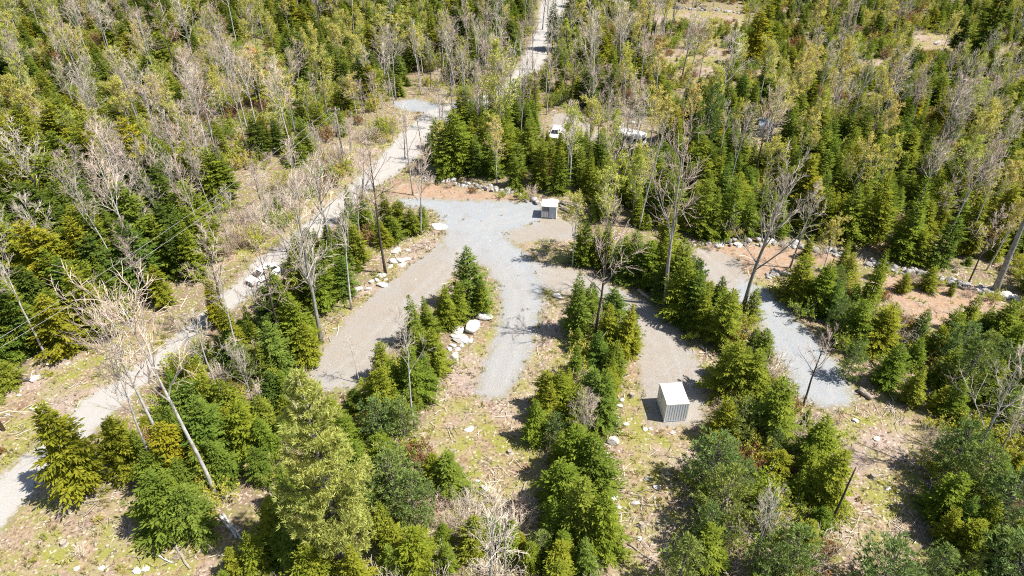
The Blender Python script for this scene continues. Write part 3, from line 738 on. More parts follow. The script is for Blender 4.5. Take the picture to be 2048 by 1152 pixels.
# --- by hand: plants one recognises in the photograph (foot pixel, row of the top)
for bx, by, ty, w in [(945, 618, 497, 1.15), (893, 655, 572, 1.0), (862, 672, 590, 1.0), (836, 692, 592, 0.95), (872, 742, 655, 1.1), (845, 730, 650, 1.0), (918, 640, 565, 1.0), (965, 630, 560, 1.0),
                   (826, 800, 690, 0.9), (855, 780, 700, 1.0), (790, 800, 720, 1.0),
                   (1152, 670, 543, 0.95), (1172, 655, 580, 0.9), (1215, 700, 610, 1.0), (1245, 705, 605, 1.1), (1262, 700, 640, 1.0), (1190, 745, 660, 1.1), (1225, 760, 680, 1.0), (1150, 770, 690, 1.0), (1120, 830, 740, 1.0), (1070, 880, 800, 1.1),
                   (1150, 860, 770, 1.1), (1200, 850, 740, 1.1), (1150, 960, 850, 1.3), (1190, 990, 880, 1.1), (1120, 1030, 920, 1.1), (1160, 1090, 960, 1.1), (1200, 1110, 990, 1.0),
                   (1165, 525, 440, 1.1), (1195, 530, 455, 1.1), (1238, 552, 470, 1.0), (1262, 560, 460, 0.8), (1290, 565, 480, 1.2), (1320, 570, 470, 1.1), (1350, 600, 480, 1.2), (1360, 630, 510, 1.2), (1385, 650, 545, 1.2), (1400, 665, 560, 1.0), (1438, 685, 572, 1.0), (1495, 640, 575, 0.9),
                   (1455, 790, 680, 1.2), (1500, 800, 700, 1.2), (1440, 880, 800, 1.1), (1540, 880, 760, 1.2), (1620, 930, 830, 1.2), (1640, 1010, 900, 1.1),
                   (1680, 545, 480, 0.7), (1590, 600, 510, 1.3), (1630, 620, 520, 1.3), (1660, 640, 560, 1.2), (1730, 620, 500, 0.9), (1920, 660, 580, 1.0), (1980, 690, 600, 1.2), (1700, 690, 600, 1.2), (1750, 700, 620, 1.2),
                   (1690, 480, 370, 1.1), (1640, 475, 380, 1.0), (1800, 520, 360, 1.2), (1740, 480, 350, 1.1), (1870, 530, 430, 1.0), (1490, 470, 390, 0.9), (1445, 475, 350, 0.9), (1395, 470, 360, 1.0),
                   (985, 355, 285, 1.1), (955, 350, 270, 1.0), (1030, 372, 300, 1.0), (1120, 385, 310, 1.1), (1080, 370, 290, 1.1), (915, 345, 220, 1.2), (895, 350, 250, 1.1),
                   (790, 480, 430, 1.2), (825, 465, 415, 1.1), (760, 470, 430, 1.1), (735, 460, 400, 1.0), (690, 530, 450, 1.2), (600, 600, 500, 1.2), (650, 610, 500, 1.3), (570, 660, 530, 1.1), (600, 690, 580, 1.2), (560, 740, 640, 1.2), (620, 720, 640, 1.1),
                   (500, 900, 790, 1.2), (430, 930, 800, 1.3), (380, 1000, 920, 1.3), (340, 1060, 950, 1.4), (470, 850, 750, 1.2), (410, 860, 760, 1.2), (900, 980, 905, 1.2), (870, 970, 910, 1.2), (20, 770, 725, 1.5), (735, 475, 415, 1.2), (705, 500, 430, 1.1), (720, 520, 450, 1.1), (660, 560, 480, 1.2), (690, 590, 510, 1.1), (770, 492, 440, 1.0), (845, 455, 410, 1.0), (700, 470, 420, 1.0), (660, 500, 440, 1.1),
                   (330, 980, 900, 1.2), (400, 1060, 970, 1.1), (370, 1035, 950, 1.2), (300, 940, 860, 1.1), (430, 890, 800, 1.2), (360, 900, 820, 1.1), (460, 960, 870, 1.1), (530, 870, 790, 1.1), (560, 1090, 1000, 1.2), (600, 1140, 1050, 1.3), (520, 1140, 1060, 1.2), (640, 1180, 1090, 1.2), (790, 1120, 1040, 1.1), (840, 1150, 1060, 1.1), (580, 1020, 930, 1.0), (720, 1190, 1100, 1.1)]:
    put('young_fir', bx, by, ty, wide=w)
for bx, by, ty, p, w in [(175, 985, 812, 1, 1.0), (260, 940, 840, 2, 1.0), (220, 560, 430, 2, 1.1), (150, 590, 450, 1, 1.2), (60, 690, 560, 4, 1.2), (140, 700, 590, 2, 1.2), (410, 530, 415, 1, 1.2), (310, 480, 400, 0, 1.1), (280, 560, 450, 1, 1.0), (440, 650, 560, 1, 0.9), (330, 610, 530, 4, 0.9), (490, 720, 600, 1, 0.8),
                      (615, 190, 60, 3, 0.8), (320, 85, -10, 3, 0.9), (790, 130, 0, 0, 0.8), (830, 140, 40, 3, 0.9), (1020, 120, 25, 0, 1.0), (745, 205, 120, 1, 1.0), (1105, 100, 0, 3, 0.9), (1500, 130, 10, 1, 1.0), (1520, 110, -10, 4, 1.0), (1800, 180, 85, 3, 0.9), (650, 160, 70, 0, 0.8), (150, 75, 20, 3, 0.8), (870, 110, 20, 1, 0.8),
                      (1960, 112, -50, 0, 0.9), (1905, 108, 20, 3, 1.0)]:
    put('spruce_tree', bx, by, ty, pat=p, wide=w)
for bx, by, ty, w in [(1410, 970, 870, 1.2), (1430, 1060, 950, 1.2), (1895, 950, 850, 1.1), (1930, 1010, 900, 1.3), (1985, 1060, 950, 1.2), (1380, 615, 525, 1.1), (1255, 690, 625, 1.0), (1900, 740, 655, 1.2), (1905, 790, 690, 1.2), (1660, 610, 540, 1.1),
                   (790, 1000, 900, 1.2), (830, 1060, 960, 1.0), (500, 770, 690, 1.0), (1350, 1180, 1090, 1.1), (1560, 1170, 1070, 1.2), (2010, 1180, 1080, 1.3), (1750, 1190, 1090, 1.2), (1690, 760, 690, 1.0), (760, 880, 800, 1.1), (1000, 60, -20, 1.0)]:
    put('white_pine', bx, by, ty, wide=w)
for bx, by, ty, p in [(905, 245, 120, 0), (935, 240, 95, 2), (965, 225, 90, 6), (990, 215, 70, 1), (1010, 205, 80, 4), (1040, 175, 50, 2), (1065, 140, 10, 6), (1095, 110, -10, 1), (1085, 60, -40, 0), (1130, 70, -30, 2), (880, 260, 150, 6), (925, 215, 110, 7), (1000, 160, 50, 5), (1110, 40, -50, 6), (760, 250, 150, 2), (735, 262, 170, 6), (600, 400, 290, 2), (545, 450, 330, 6), (650, 370, 260, 1), (690, 340, 235, 5)]:
    put('bare_tree', bx, by, ty, pat=p)
for bx, by, ty, w in [(1096, 290, 262, 1.1), (1122, 296, 266, 1.1), (1235, 305, 268, 1.1), (1205, 300, 255, 1.2), (1275, 315, 277, 1.1), (1800, 585, 545, 0.9), (1850, 580, 535, 1.0), (1755, 560, 520, 0.8), (1610, 515, 470, 0.9), (1900, 590, 560, 0.8)]:
    put('young_fir', bx, by, ty, wide=w)
for bx, by, h in [(1775, 552, 1.6), (1820, 560, 1.3), (1865, 572, 1.8), (1940, 592, 1.5), (1985, 600, 1.7), (1640, 512, 1.5), (1570, 500, 1.4), (1420, 500, 1.2), (900, 374, 1.4), (860, 368, 1.6), (945, 385, 1.2), (1005, 395, 1.3), (1062, 395, 2.2), (1045, 398, 1.8), (1700, 530, 1.7), (1765, 600, 1.5), (1790, 630, 1.6), (1820, 650, 1.5)]:
    put('leafing_shrub' if int(bx) % 2 else 'bare_shrub', bx, by, h=h)
put('white_pine', 1407, 312, 172, pat=1, wide=0.75)
for bx, by, ty, p, k in [(1187, 690, 425, 4, 'bare_tree'), (1330, 608, 255, 0, 'bare_tree'), (1480, 632, 330, 3, 'bare_tree'), (1580, 535, 370, 1, 'bare_tree'), (642, 686, 385, 3, 'bare_tree'), (703, 618, 400, 5, 'bare_tree'),
                       (771, 545, 290, 4, 'bare_tree'), (722, 515, 370, 1, 'bare_tree'), (842, 468, 300, 6, 'bare_tree'), (432, 995, 590, 2, 'bare_tree'), (317, 960, 700, 5, 'bare_tree'), (343, 935, 605, 2, 'bare_tree'),
                       (281, 553, 330, 2, 'bare_tree'), (248, 565, 380, 5, 'bare_tree'), (121, 566, 400, 7, 'bare_tree'), (76, 582, 430, 1, 'bare_tree'), (588, 318, 150, 2, 'bare_tree'), (792, 200, 60, 7, 'bare_tree'), (788, 210, 95, 5, 'bare_tree'),
                       (826, 390, 225, 1, 'bare_tree'), (1005, 320, 105, 0, 'budding_tree'), (1180, 188, 20, 3, 'bare_tree'), (1270, 288, 165, 4, 'bare_tree'), (1396, 168, 50, 6, 'budding_tree'), (1926, 962, 730, 7, 'bare_tree'),
                       (1606, 812, 670, 4, 'bare_tree'), (978, 1180, 1010, 3, 'bare_tree'), (830, 852, 660, 5, 'bare_tree'), (1160, 905, 800, 6, 'bare_tree'), (1166, 900, 790, 0, 'bare_tree'), (1682, 82, -30, 4, 'bare_tree'), (1797, 82, 0, 1, 'bare_tree'),
                       (721, 765, 685, 5, 'bare_tree'), (440, 800, 640, 7, 'bare_tree'), (490, 740, 560, 5, 'bare_tree'), (170, 190, 20, 0, 'bare_tree'), (243, 100, 5, 4, 'bare_tree'), (200, 210, 110, 1, 'bare_tree'), (1145, 530, 400, 6, 'budding_tree'),
                       (1640, 560, 450, 1, 'budding_tree'), (880, 330, 190, 7, 'bare_tree'), (960, 300, 150, 0, 'bare_tree'), (1040, 300, 140, 6, 'bare_tree'), (1210, 520, 330, 2, 'budding_tree'), (1500, 1140, 1010, 3, 'bare_tree'), (1980, 930, 800, 6, 'bare_tree')]:
    put(k, bx, by, ty, pat=p % len(PAT[k]))
HAND_XY = np.array([(p['x'], p['y']) for p in placed])

# --- the rest: scattered over the areas, clear of roads and clearings
def open_dist(X, Y):
    d = np.full(np.shape(X), 1e9)
    for polys, mg in OPEN[:3]:
        d = np.minimum(d, sdf_many(polys, X, Y) - mg)
    for polys, mg in OPEN[3:4]:
        d = np.minimum(d, sdf_many(polys, X, Y) - mg)
    return d
KEEP_CLEAR = [gpt(*p)[:2].tolist() + [r] for p, r in [((1345, 825), 4.0), ((1100, 430), 3.5), ((1258, 270), 6.0), ((528, 545), 4.2), ((1112, 268), 3.5), ((1528, 265), 3.5), ((512, 112), 4.0), ((1140, 420), 4.0), ((692, 1140), 2.5), ((945, 660), 4.0), ((915, 690), 4.0)]]
SEE = [(1228, 243, 1296, 284), (1102, 254, 1122, 266), (496, 512, 560, 566), (1514, 246, 1546, 276), (494, 88, 530, 110), (1310, 10, 1480, 34), (1405, 115, 1450, 145), (1115, 236, 1160, 252), (1830, 75, 1900, 95),
       (600, 395, 680, 450), (700, 290, 830, 360), (788, 196, 905, 230), (195, 775, 285, 830), (395, 595, 470, 635), (1375, 482, 1700, 506), (1738, 530, 1990, 590), (845, 352, 1085, 408), (705, 490, 830, 590), (905, 632, 985, 725), (1082, 395, 1165, 440)]
ADULT = {'bare_tree', 'budding_tree', 'spruce_tree'}
for zi, (poly, sp, mixk, hr) in enumerate(Z):
    r = np.random.default_rng(900 + zi)
    x0, y0 = poly.min(0); x1, y1 = poly.max(0)
    kinds = list(mixk); w = np.array([mixk[k] for k in kinds], float); w /= w.sum()
    ny = int((y1 - y0) / sp) + 1; nx = int((x1 - x0) / sp) + 1
    gx, gy = np.meshgrid(np.arange(nx), np.arange(ny))
    X = x0 + (gx.ravel() + 0.5 * (gy.ravel() % 2)) * sp + r.uniform(-0.42, 0.42, nx * ny) * sp
    Y = y0 + gy.ravel() * sp + r.uniform(-0.42, 0.42, nx * ny) * sp
    pp = proj(np.stack([X, Y, np.zeros_like(X)], 1))
    dz = sdf(poly, X, Y)
    ok = dz < 0.0
    ok &= (pp[:, 0] > -180) & (pp[:, 0] < 2230) & (pp[:, 1] < 1290)
    shrubby = hr[1] < 2 or set(kinds) <= {'bare_shrub', 'leafing_shrub', 'bare_tree', 'young_fir'} and sp != 2.1 and kinds[0] != 'young_fir'
    X, Y = X[ok], Y[ok]
    dO = open_dist(X, Y)
    dG = sdf_many(GRASS, X, Y)
    clump = np.clip((vnoise(X / 15.0 + 7, Y / 15.0) * 0.7 + vnoise(X / 5.0, Y / 5.0 + 20) * 0.3 - 0.5) * 1.9 + 0.5, 0, 1)
    for x, y, do, dg, cl in zip(X, Y, dO, dG, clump):
        if zi >= 10:
            f = np.array([{'young_fir': 0.25 + 2.4 * cl, 'spruce_tree': 0.3 + 2.0 * cl, 'white_pine': 1.0, 'bare_tree': 0.15 + 2.8 * (1 - cl) ** 1.6, 'budding_tree': 1.2 - 0.4 * cl, 'bare_shrub': 0.3 + 2 * (1 - cl) ** 1.5, 'leafing_shrub': 1.0}[kk] for kk in kinds]) * w
            k = kinds[r.choice(len(kinds), p=f / f.sum())]
        else: k = kinds[r.choice(len(kinds), p=w)]
        rad = {'young_fir': 1.1, 'spruce_tree': 1.6, 'white_pine': 1.2, 'bare_tree': 0.4, 'budding_tree': 0.4, 'bare_shrub': 0.5, 'leafing_shrub': 0.5}[k]
        if do < rad: continue
        if not shrubby and hr[0] > 1.2 and dg < rad * 0.9: continue
        if any((x - a) ** 2 + (y - b) ** 2 < c * c for a, b, c in KEEP_CLEAR): continue
        d2 = np.min((HAND_XY[:, 0] - x) ** 2 + (HAND_XY[:, 1] - y) ** 2)
        if d2 < (1.3 if k in ('young_fir', 'spruce_tree', 'white_pine') else 0.5) ** 2: continue
        h = r.uniform(*hr)
        if k == 'young_fir' and r.random() < 0.16: h *= r.uniform(0.3, 0.6)
        if k == 'spruce_tree': h *= 1.25
        elif k == 'bare_tree': h = r.uniform(9, 16) if hr[1] != 3.2 else r.uniform(4.5, 8.5)
        elif k == 'budding_tree': h = r.uniform(7, 13)
        elif k in ('bare_shrub', 'leafing_shrub'): h = r.uniform(1.5, 3.6) if hr[0] > 1.7 else r.uniform(*hr)
        elif k == 'white_pine': h *= 1.1
        if k not in ('bare_tree', 'budding_tree'):
            for _ in range(6):
                q = proj([(x, y, 0), (x, y, h)]); rp = FPX / q[0, 2] * rad * 1.5
                if any(q[0, 0] + rp > a and q[0, 0] - rp < c and q[1, 1] < d_ and q[0, 1] > b - 2 for a, b, c, d_ in SEE): h *= 0.78
                else: break
            if h < 1.3 and hr[0] > 1.4: continue
        placed.append(dict(kind=k, x=x, y=y, h=h, pat=pick_pat(k, r), rot=r.random() * 6.28, wide=r.uniform(0.85, 1.2), hand=False, note=None))
print('placed', {k: sum(p['kind'] == k for p in placed) for k in PAT})

# --- how large each shows: the largest become things of their own, the rest one mass per kind
LIMIT = {'young_fir': 300, 'spruce_tree': 290, 'white_pine': 290, 'bare_tree': 290, 'budding_tree': 290, 'bare_shrub': 170, 'leafing_shrub': 200}
for p in placed:
    q = proj([(p['x'], p['y'], 0), (p['x'], p['y'], p['h'])])
    mid = q.mean(0)
    p['px'], p['py'] = q[0, 0], q[0, 1]
    p['tx'], p['ty'] = q[1, 0], q[1, 1]
    inside = -20 < mid[0] < 2068 and -10 < mid[1] < 1150
    size = p['h'] * FPX / q[0, 2] * (1 if p['kind'] not in ('bare_shrub', 'leafing_shrub') else 1.0)
    p['size'] = (size + (1000 if p['hand'] else 0)) if inside else -1
singles, mass = [], {}
for k in PAT:
    lst = sorted([p for p in placed if p['kind'] == k], key=lambda p: -p['size'])
    n = LIMIT[k]
    s = [p for p in lst[:n] if p['size'] > 0]
    singles += s
    mass[k] = [p for p in lst if p not in s] if len(lst) < 50 else lst[len(s):]

CATS = {'young_fir': 'fir tree', 'spruce_tree': 'spruce tree', 'white_pine': 'pine tree', 'bare_tree': 'bare tree', 'budding_tree': 'budding tree', 'bare_shrub': 'shrub', 'leafing_shrub': 'leafing shrub'}
GROUPS = {'young_fir': 'young firs of the regrown wood', 'spruce_tree': 'taller spruces of the wood', 'white_pine': 'soft needled pines', 'bare_tree': 'leafless trees', 'budding_tree': 'trees with opening buds', 'bare_shrub': 'leafless shrubs', 'leafing_shrub': 'shrubs coming into leaf'}
def plant_scale(p):
    s = p['h'] / PAT[p['kind']][p['pat']][0]
    w = p['wide'] * (s ** 0.75 if p['kind'] in ('young_fir', 'spruce_tree', 'white_pine') else s ** 0.8)
    return (w, w, s)
for p in singles:
    H, parts = PAT[p['kind']][p['pat']]
    loc = (p['x'], p['y'], tz(p['x'], p['y']) - 0.05)
    if len(parts) == 1:
        o = link(p['kind'], parts[0][1], loc=loc, rot=(0, 0, p['rot']))
    else:
        o = empty(p['kind'], loc, p['rot'])
        for nm, me in parts:
            link('limb' if nm == 'limb_work' else nm, me, o)
    o.scale = plant_scale(p)
    if len(parts) > 1: o.rotation_euler = (random.gauss(0, 0.035), random.gauss(0, 0.035), p['rot'])
    p['obj'] = o
    tag(o, None, CATS[p['kind']], GROUPS[p['kind']])

# masses: the remaining, farther plants of each kind, one object per kind
def mass_object(name, kind, lst):
    if not lst: return
    coll = bpy.data.collections.new(name + ' patterns')
    for i, (H, parts) in enumerate(PAT[kind]):
        mb_mats = []
        vs = []; me = None
        # join the parts into one mesh
        tmp = bpy.data.meshes.new(name + '_pattern')
        V = []; F = []; MI = []; T = []; off = 0
        mats = []
        for nm, pm in parts:
            n = len(pm.vertices)
            co = np.empty(n * 3, np.float32); pm.vertices.foreach_get('co', co); V.append(co.reshape(-1, 3))
            tt = np.empty(n, np.float32); pm.attributes['tint'].data.foreach_get('value', tt); T.append(tt)
            li = np.empty(len(pm.loops), np.int32); pm.loops.foreach_get('vertex_index', li)
            lt = np.empty(len(pm.polygons), np.int32); pm.polygons.foreach_get('loop_total', lt)
            mi = np.empty(len(pm.polygons), np.int32); pm.polygons.foreach_get('material_index', mi)
            F.append((li + off, lt)); MI.append(mi + len(mats)); mats += list(pm.materials); off += n
        V = np.concatenate(V); li = np.concatenate([f[0] for f in F]); lt = np.concatenate([f[1] for f in F])
        tmp.vertices.add(len(V)); tmp.vertices.foreach_set('co', V.ravel())
        tmp.loops.add(len(li)); tmp.loops.foreach_set('vertex_index', li)
        tmp.polygons.add(len(lt)); tmp.polygons.foreach_set('loop_start', (np.cumsum(lt) - lt).astype(np.int32)); tmp.polygons.foreach_set('loop_total', lt)
        tmp.polygons.foreach_set('material_index', np.concatenate(MI))
        a = tmp.attributes.new('tint', 'FLOAT', 'POINT'); a.data.foreach_set('value', np.concatenate(T))
        for m in mats: tmp.materials.append(m)
        tmp.update(calc_edges=True)
        po = bpy.data.objects.new('%s_pattern_%02d' % (name, i), tmp)
        coll.objects.link(po)
    scatter(name, coll, np.array([(p['x'], p['y'], tz(p['x'], p['y']) - 0.05) for p in lst]), np.array([p['pat'] for p in lst]), np.array([(0, 0, p['rot']) for p in lst]), np.array([plant_scale(p) for p in lst]))
def scatter(name, coll, P, I, Rot, S):
    me = bpy.data.meshes.new(name)
    me.vertices.add(len(P)); me.vertices.foreach_set('co', np.asarray(P, np.float32).ravel())
    a = me.attributes.new('pick', 'INT', 'POINT'); a.data.foreach_set('value', np.asarray(I, np.int32))
    a = me.attributes.new('turn', 'FLOAT_VECTOR', 'POINT'); a.data.foreach_set('vector', np.asarray(Rot, np.float32).ravel())
    a = me.attributes.new('size', 'FLOAT_VECTOR', 'POINT'); a.data.foreach_set('vector', np.asarray(S, np.float32).ravel())
    o = link(name, me)
    tag(o, kind='stuff')
    ng = bpy.data.node_groups.new(name, 'GeometryNodeTree')
    ng.interface.new_socket('Geometry', in_out='INPUT', socket_type='NodeSocketGeometry')
    ng.interface.new_socket('Geometry', in_out='OUTPUT', socket_type='NodeSocketGeometry')
    gi = ng.nodes.new('NodeGroupInput'); go = ng.nodes.new('NodeGroupOutput')
    ci = ng.nodes.new('GeometryNodeCollectionInfo'); ci.inputs['Collection'].default_value = coll
    ci.inputs['Separate Children'].default_value = True; ci.inputs['Reset Children'].default_value = True
    iop = ng.nodes.new('GeometryNodeInstanceOnPoints'); iop.inputs['Pick Instance'].default_value = True
    def na(nm, t):
        n = ng.nodes.new('GeometryNodeInputNamedAttribute'); n.data_type = t; n.inputs['Name'].default_value = nm
        return n.outputs[0]
    e2r = ng.nodes.new('FunctionNodeEulerToRotation')
    ng.links.new(na('turn', 'FLOAT_VECTOR'), e2r.inputs[0])
    ng.links.new(gi.outputs[0], iop.inputs['Points']); ng.links.new(ci.outputs[0], iop.inputs['Instance'])
    ng.links.new(na('pick', 'INT'), iop.inputs['Instance Index']); ng.links.new(e2r.outputs[0], iop.inputs['Rotation']); ng.links.new(na('size', 'FLOAT_VECTOR'), iop.inputs['Scale'])
    ng.links.new(iop.outputs[0], go.inputs[0])
    md = o.modifiers.new('scatter', 'NODES'); md.node_group = ng
    return o
for k, nm in (('young_fir', 'distant_fir_woods'), ('spruce_tree', 'distant_spruce_woods'), ('white_pine', 'distant_pine_woods'), ('bare_tree', 'distant_bare_woods'), ('budding_tree', 'distant_budding_woods'), ('bare_shrub', 'bare_undergrowth'), ('leafing_shrub', 'leafing_undergrowth')):
    mass_object(nm, k, mass[k])

# ------------------------------------------------------------------ rocks
import bmesh
def rock_mesh(name, seed, sub, mat, cuts=7):
    rg = np.random.default_rng(seed)
    bm = bmesh.new()
    bmesh.ops.create_icosphere(bm, subdivisions=sub, radius=0.5)
    co = np.array([v.co[:] for v in bm.verts])
    for _ in range(cuts):
        n = unit(rg.normal(0, 1, 3)); d = rg.uniform(0.24, 0.42)
        h = co @ n
        over = np.maximum(h - d, 0)
        co -= over[:, None] * n[None] * 0.98
    co *= 1 + rg.normal(0, 0.025, (len(co), 1))
    co[:, 2] *= 0.9
    for v, c in zip(bm.verts, co): v.co = c
    me = bpy.data.meshes.new(name)
    bm.to_mesh(me); bm.free()
    me.materials.append(mat)
    return me
BOULD = [rock_mesh('boulder', 40 + i, 3, M['rock'], 9) for i in range(7)]
STONE = [rock_mesh('stone', 60 + i, 2, M['walrock'], 8) for i in range(8)]
def put_rock(name, me, px, py, w, h, rz=None, sink=0.32, parent=None, squash=0.8):
    """w, h: width and height in photo pixels"""
    g = gpt(px, py + h * 0.35)
    d = proj([(g[0], g[1], 0)])[0, 2]
    m = d / FPX
    ww = w * m; dep = ww * rng.uniform(0.7, 0.95)
    elev = math.atan2(CAMH, g[1])
    hh = max(0.35 * ww, (h * m - dep * math.sin(elev) * 0.75) / math.cos(elev)) * squash + 0.15 * ww
    o = link(name, me, parent)
    o.location = (g[0], g[1] + dep * 0.25, tz(g[0], g[1]) + hh * (0.5 - sink))
    o.rotation_euler = (rng.normal(0, 0.12), rng.normal(0, 0.12), rng.uniform(-0.5, 0.5) if rz is None else rz)
    o.scale = (ww * 1.28, dep * 1.25, hh * 1.25)
    return o
BL = [  # px, py, w, h, label
    (970, 634, 31, 24, 'cream coloured angular boulder at the top end of the spur pile, by the gravel', 0),
    (947, 653, 34, 33, 'biggest white boulder of the pile beside the middle gravel spur', 1),
    (914, 659, 24, 17, 'flat topped white boulder under the firs at the upper end of the spur pile', 2),
    (920, 677, 29, 21, 'rounded white boulder with a dark underside in the middle of the spur pile', 3),
    (939, 682, 18, 16, 'pale wedge boulder lying low on the gravel side of the spur pile', 4),
    (905, 672, 10, 9, 'small white stone tucked against the rounded boulder of the spur pile', 5),
    (905, 691, 13, 9, 'small flat stone just below the rounded boulder of the spur pile', 6),
    (899, 698, 10, 8, 'pinkish small stone on the fir side of the lowest spur boulder', 0),
    (909, 711, 22, 32, 'tall upright white boulder at the bottom end of the spur pile', 4),
    (914, 697, 11, 10, 'little white block leaning on top of the upright spur boulder', 2),
    (923, 692, 9, 6, 'smallest stone of the spur pile, between the rounded and upright boulders', 3),
    (794, 499, 21, 14, 'white boulder at the top of the pile by the left gravel drive', 1),
    (786, 520, 16, 17, 'steep white boulder with shaded foot in the left drive pile', 0),
    (800, 519, 16, 11, 'broken pale slab in the centre of the left drive pile', 6),
    (811, 517, 16, 9, 'flat pale slab on the gravel side of the left drive pile', 5),
    (815, 498, 10, 7, 'greenish grey stone in the grass above the left drive pile', 3),
    (802, 528, 14, 7, 'long low stone at the foot of the left drive pile', 2),
    (780, 531, 12, 7, 'grey low stone beside the dark double trunk at the left drive', 4),
    (761, 549, 18, 11, 'white oval boulder below the dark double trunk', 3),
    (744, 561, 12, 12, 'squarish white boulder, middle of the lower group at the left drive', 1),
    (753, 558, 10, 9, 'small white boulder touching the squarish one at the left drive', 0),
    (764, 568, 18, 11, 'white boulder with black shadow at the edge of the left drive', 5),
    (716, 575, 15, 10, 'white topped boulder hanging over a dark hollow under the firs', 2),
    (736, 576, 11, 11, 'pinkish stone between the hollow and the squarish boulder', 6),
    (772, 557, 9, 6, 'tiny pale stone just above the boulder with black shadow', 4),
    (1225, 880, 22, 22, 'smooth white boulder alone in the clearing below the ridged container', 3),
    (1219, 996, 28, 17, 'broad pale slab flush with the clearing, beside the dense firs', 6),
    (878, 452, 26, 12, 'long curved pale stone at the corner where the drives meet', 2),
    (1115, 592, 18, 15, 'white boulder at the foot of the pointed fir by the middle spur', 0),
    (1245, 799, 10, 11, 'white stone at the upper end of the row by the ridged container', 1),
    (1239, 811, 11, 9, 'pale stone second from the top in the row by the ridged container', 5),
    (1236, 837, 10, 11, 'upright white stone in the row by the ridged container', 4),
    (1230, 848, 13, 10, 'wide pale stone at the lower end of the row by the ridged container', 2),
    (1251, 849, 12, 9, 'flat stone just beside the lower end of the container row', 6),
    (1290, 858, 10, 8, 'white stone in the grass in front of the ridged container', 3),
    (1301, 858, 9, 7, 'smaller white stone touching the one in front of the container', 0),
    (1347, 866, 12, 7, 'pale flat stone in front of the container, nearer the firs', 1),
    (1293, 957, 11, 12, 'white lump of stone in the middle of the clearing below the container', 4),
    (1316, 975, 16, 10, 'white slab near the shade of the firs below the container', 2),
    (1236, 1015, 10, 12, 'white stone just below the broad pale slab', 5),
    (1270, 1008, 15, 8, 'low white stone in the lower part of the container clearing', 6),
    (1278, 1077, 10, 9, 'round white stone low in the container clearing', 3),
    (1333, 1100, 16, 11, 'pale stone by the bottom end of the container clearing', 0),
    (1755, 877, 13, 11, 'bright white stone amid the slash of the lower clearing', 1),
    (1778, 976, 11, 9, 'white stone beside sticks in the lower slash clearing', 4),
    (1682, 916, 8, 7, 'small pale stone at the fir edge of the slash clearing', 2),
    (1711, 840, 11, 10, 'pinkish white stone below the end of the right gravel spur', 5),
    (955, 963, 11, 10, 'white stone in the dry clearing, upper of a pair', 3),
    (968, 976, 15, 13, 'white stone in the dry clearing, lower of a pair', 6),
    (938, 858, 16, 8, 'half buried pale stone in the dry grass below the middle spur', 2),
    (70, 757, 20, 14, 'grey boulder on the bank above the dirt road', 1),
    (96, 728, 10, 9, 'grey stone under the edge of the tall spruces by the road', 5),
    (135, 728, 11, 7, 'flat grey stone beside the road bank litter', 4),
    (38, 791, 9, 6, 'small white stone low on the road bank', 0),
    (14, 829, 9, 6, 'whitish stone beside the utility pole on the bank', 2),
    (66, 817, 12, 6, 'low tan stone on the bank beside the dirt road', 3),
    (352, 530, 13, 11, 'white boulder showing between golden spruces above the road', 6),
    (155, 1138, 11, 10, 'white stone in the grass at the roadside corner, alone', 1),
    (203, 1137, 11, 9, 'rounded white stone between two others in the roadside grass', 3),
    (274, 1144, 15, 11, 'grey white stone at the foot of the debris pile', 0),
    (291, 1140, 14, 10, 'pale stone leaning on the grey white one by the debris', 5),
    (2009, 588, 26, 16, 'long speckled grey boulder beside the thick leaning trunk', 2),
    (2031, 592, 16, 14, 'grey boulder next to the long speckled one', 1),
    (2041, 599, 15, 13, 'light boulder piled against its grey neighbour at the wall end', 4),
    (2042, 617, 22, 20, 'big white boulder in front of the end of the right wall', 3),
    (1107, 402, 19, 10, 'pinkish flat boulder behind the small white roofed cabin', 6),
    (1243, 247, 9, 7, 'white boulder behind the camper trailer, nearest its back corner', 0),
    (1264, 246, 11, 8, 'pale boulder behind the camper trailer, by its middle', 5),
    (1876, 85, 13, 12, 'white boulder in the far rubble clearing', 1),
    (1304, 106, 12, 8, 'pale boulder in the far stony clearing beyond the camper', 2),
    (1440, 488, 17, 12, 'big white boulder on the wall above the orange dirt', 0),
    (1475, 488, 15, 11, 'rounded white boulder just behind the many stemmed tree', 3),
    (1543, 483, 18, 11, 'grey white boulder in the wall between the trunks', 4),
]
for px, py, w, h, lab, k in BL:
    o = put_rock('boulder', BOULD[k], px, py, w, h)
    tag(o, lab, 'boulder', 'loose boulders')
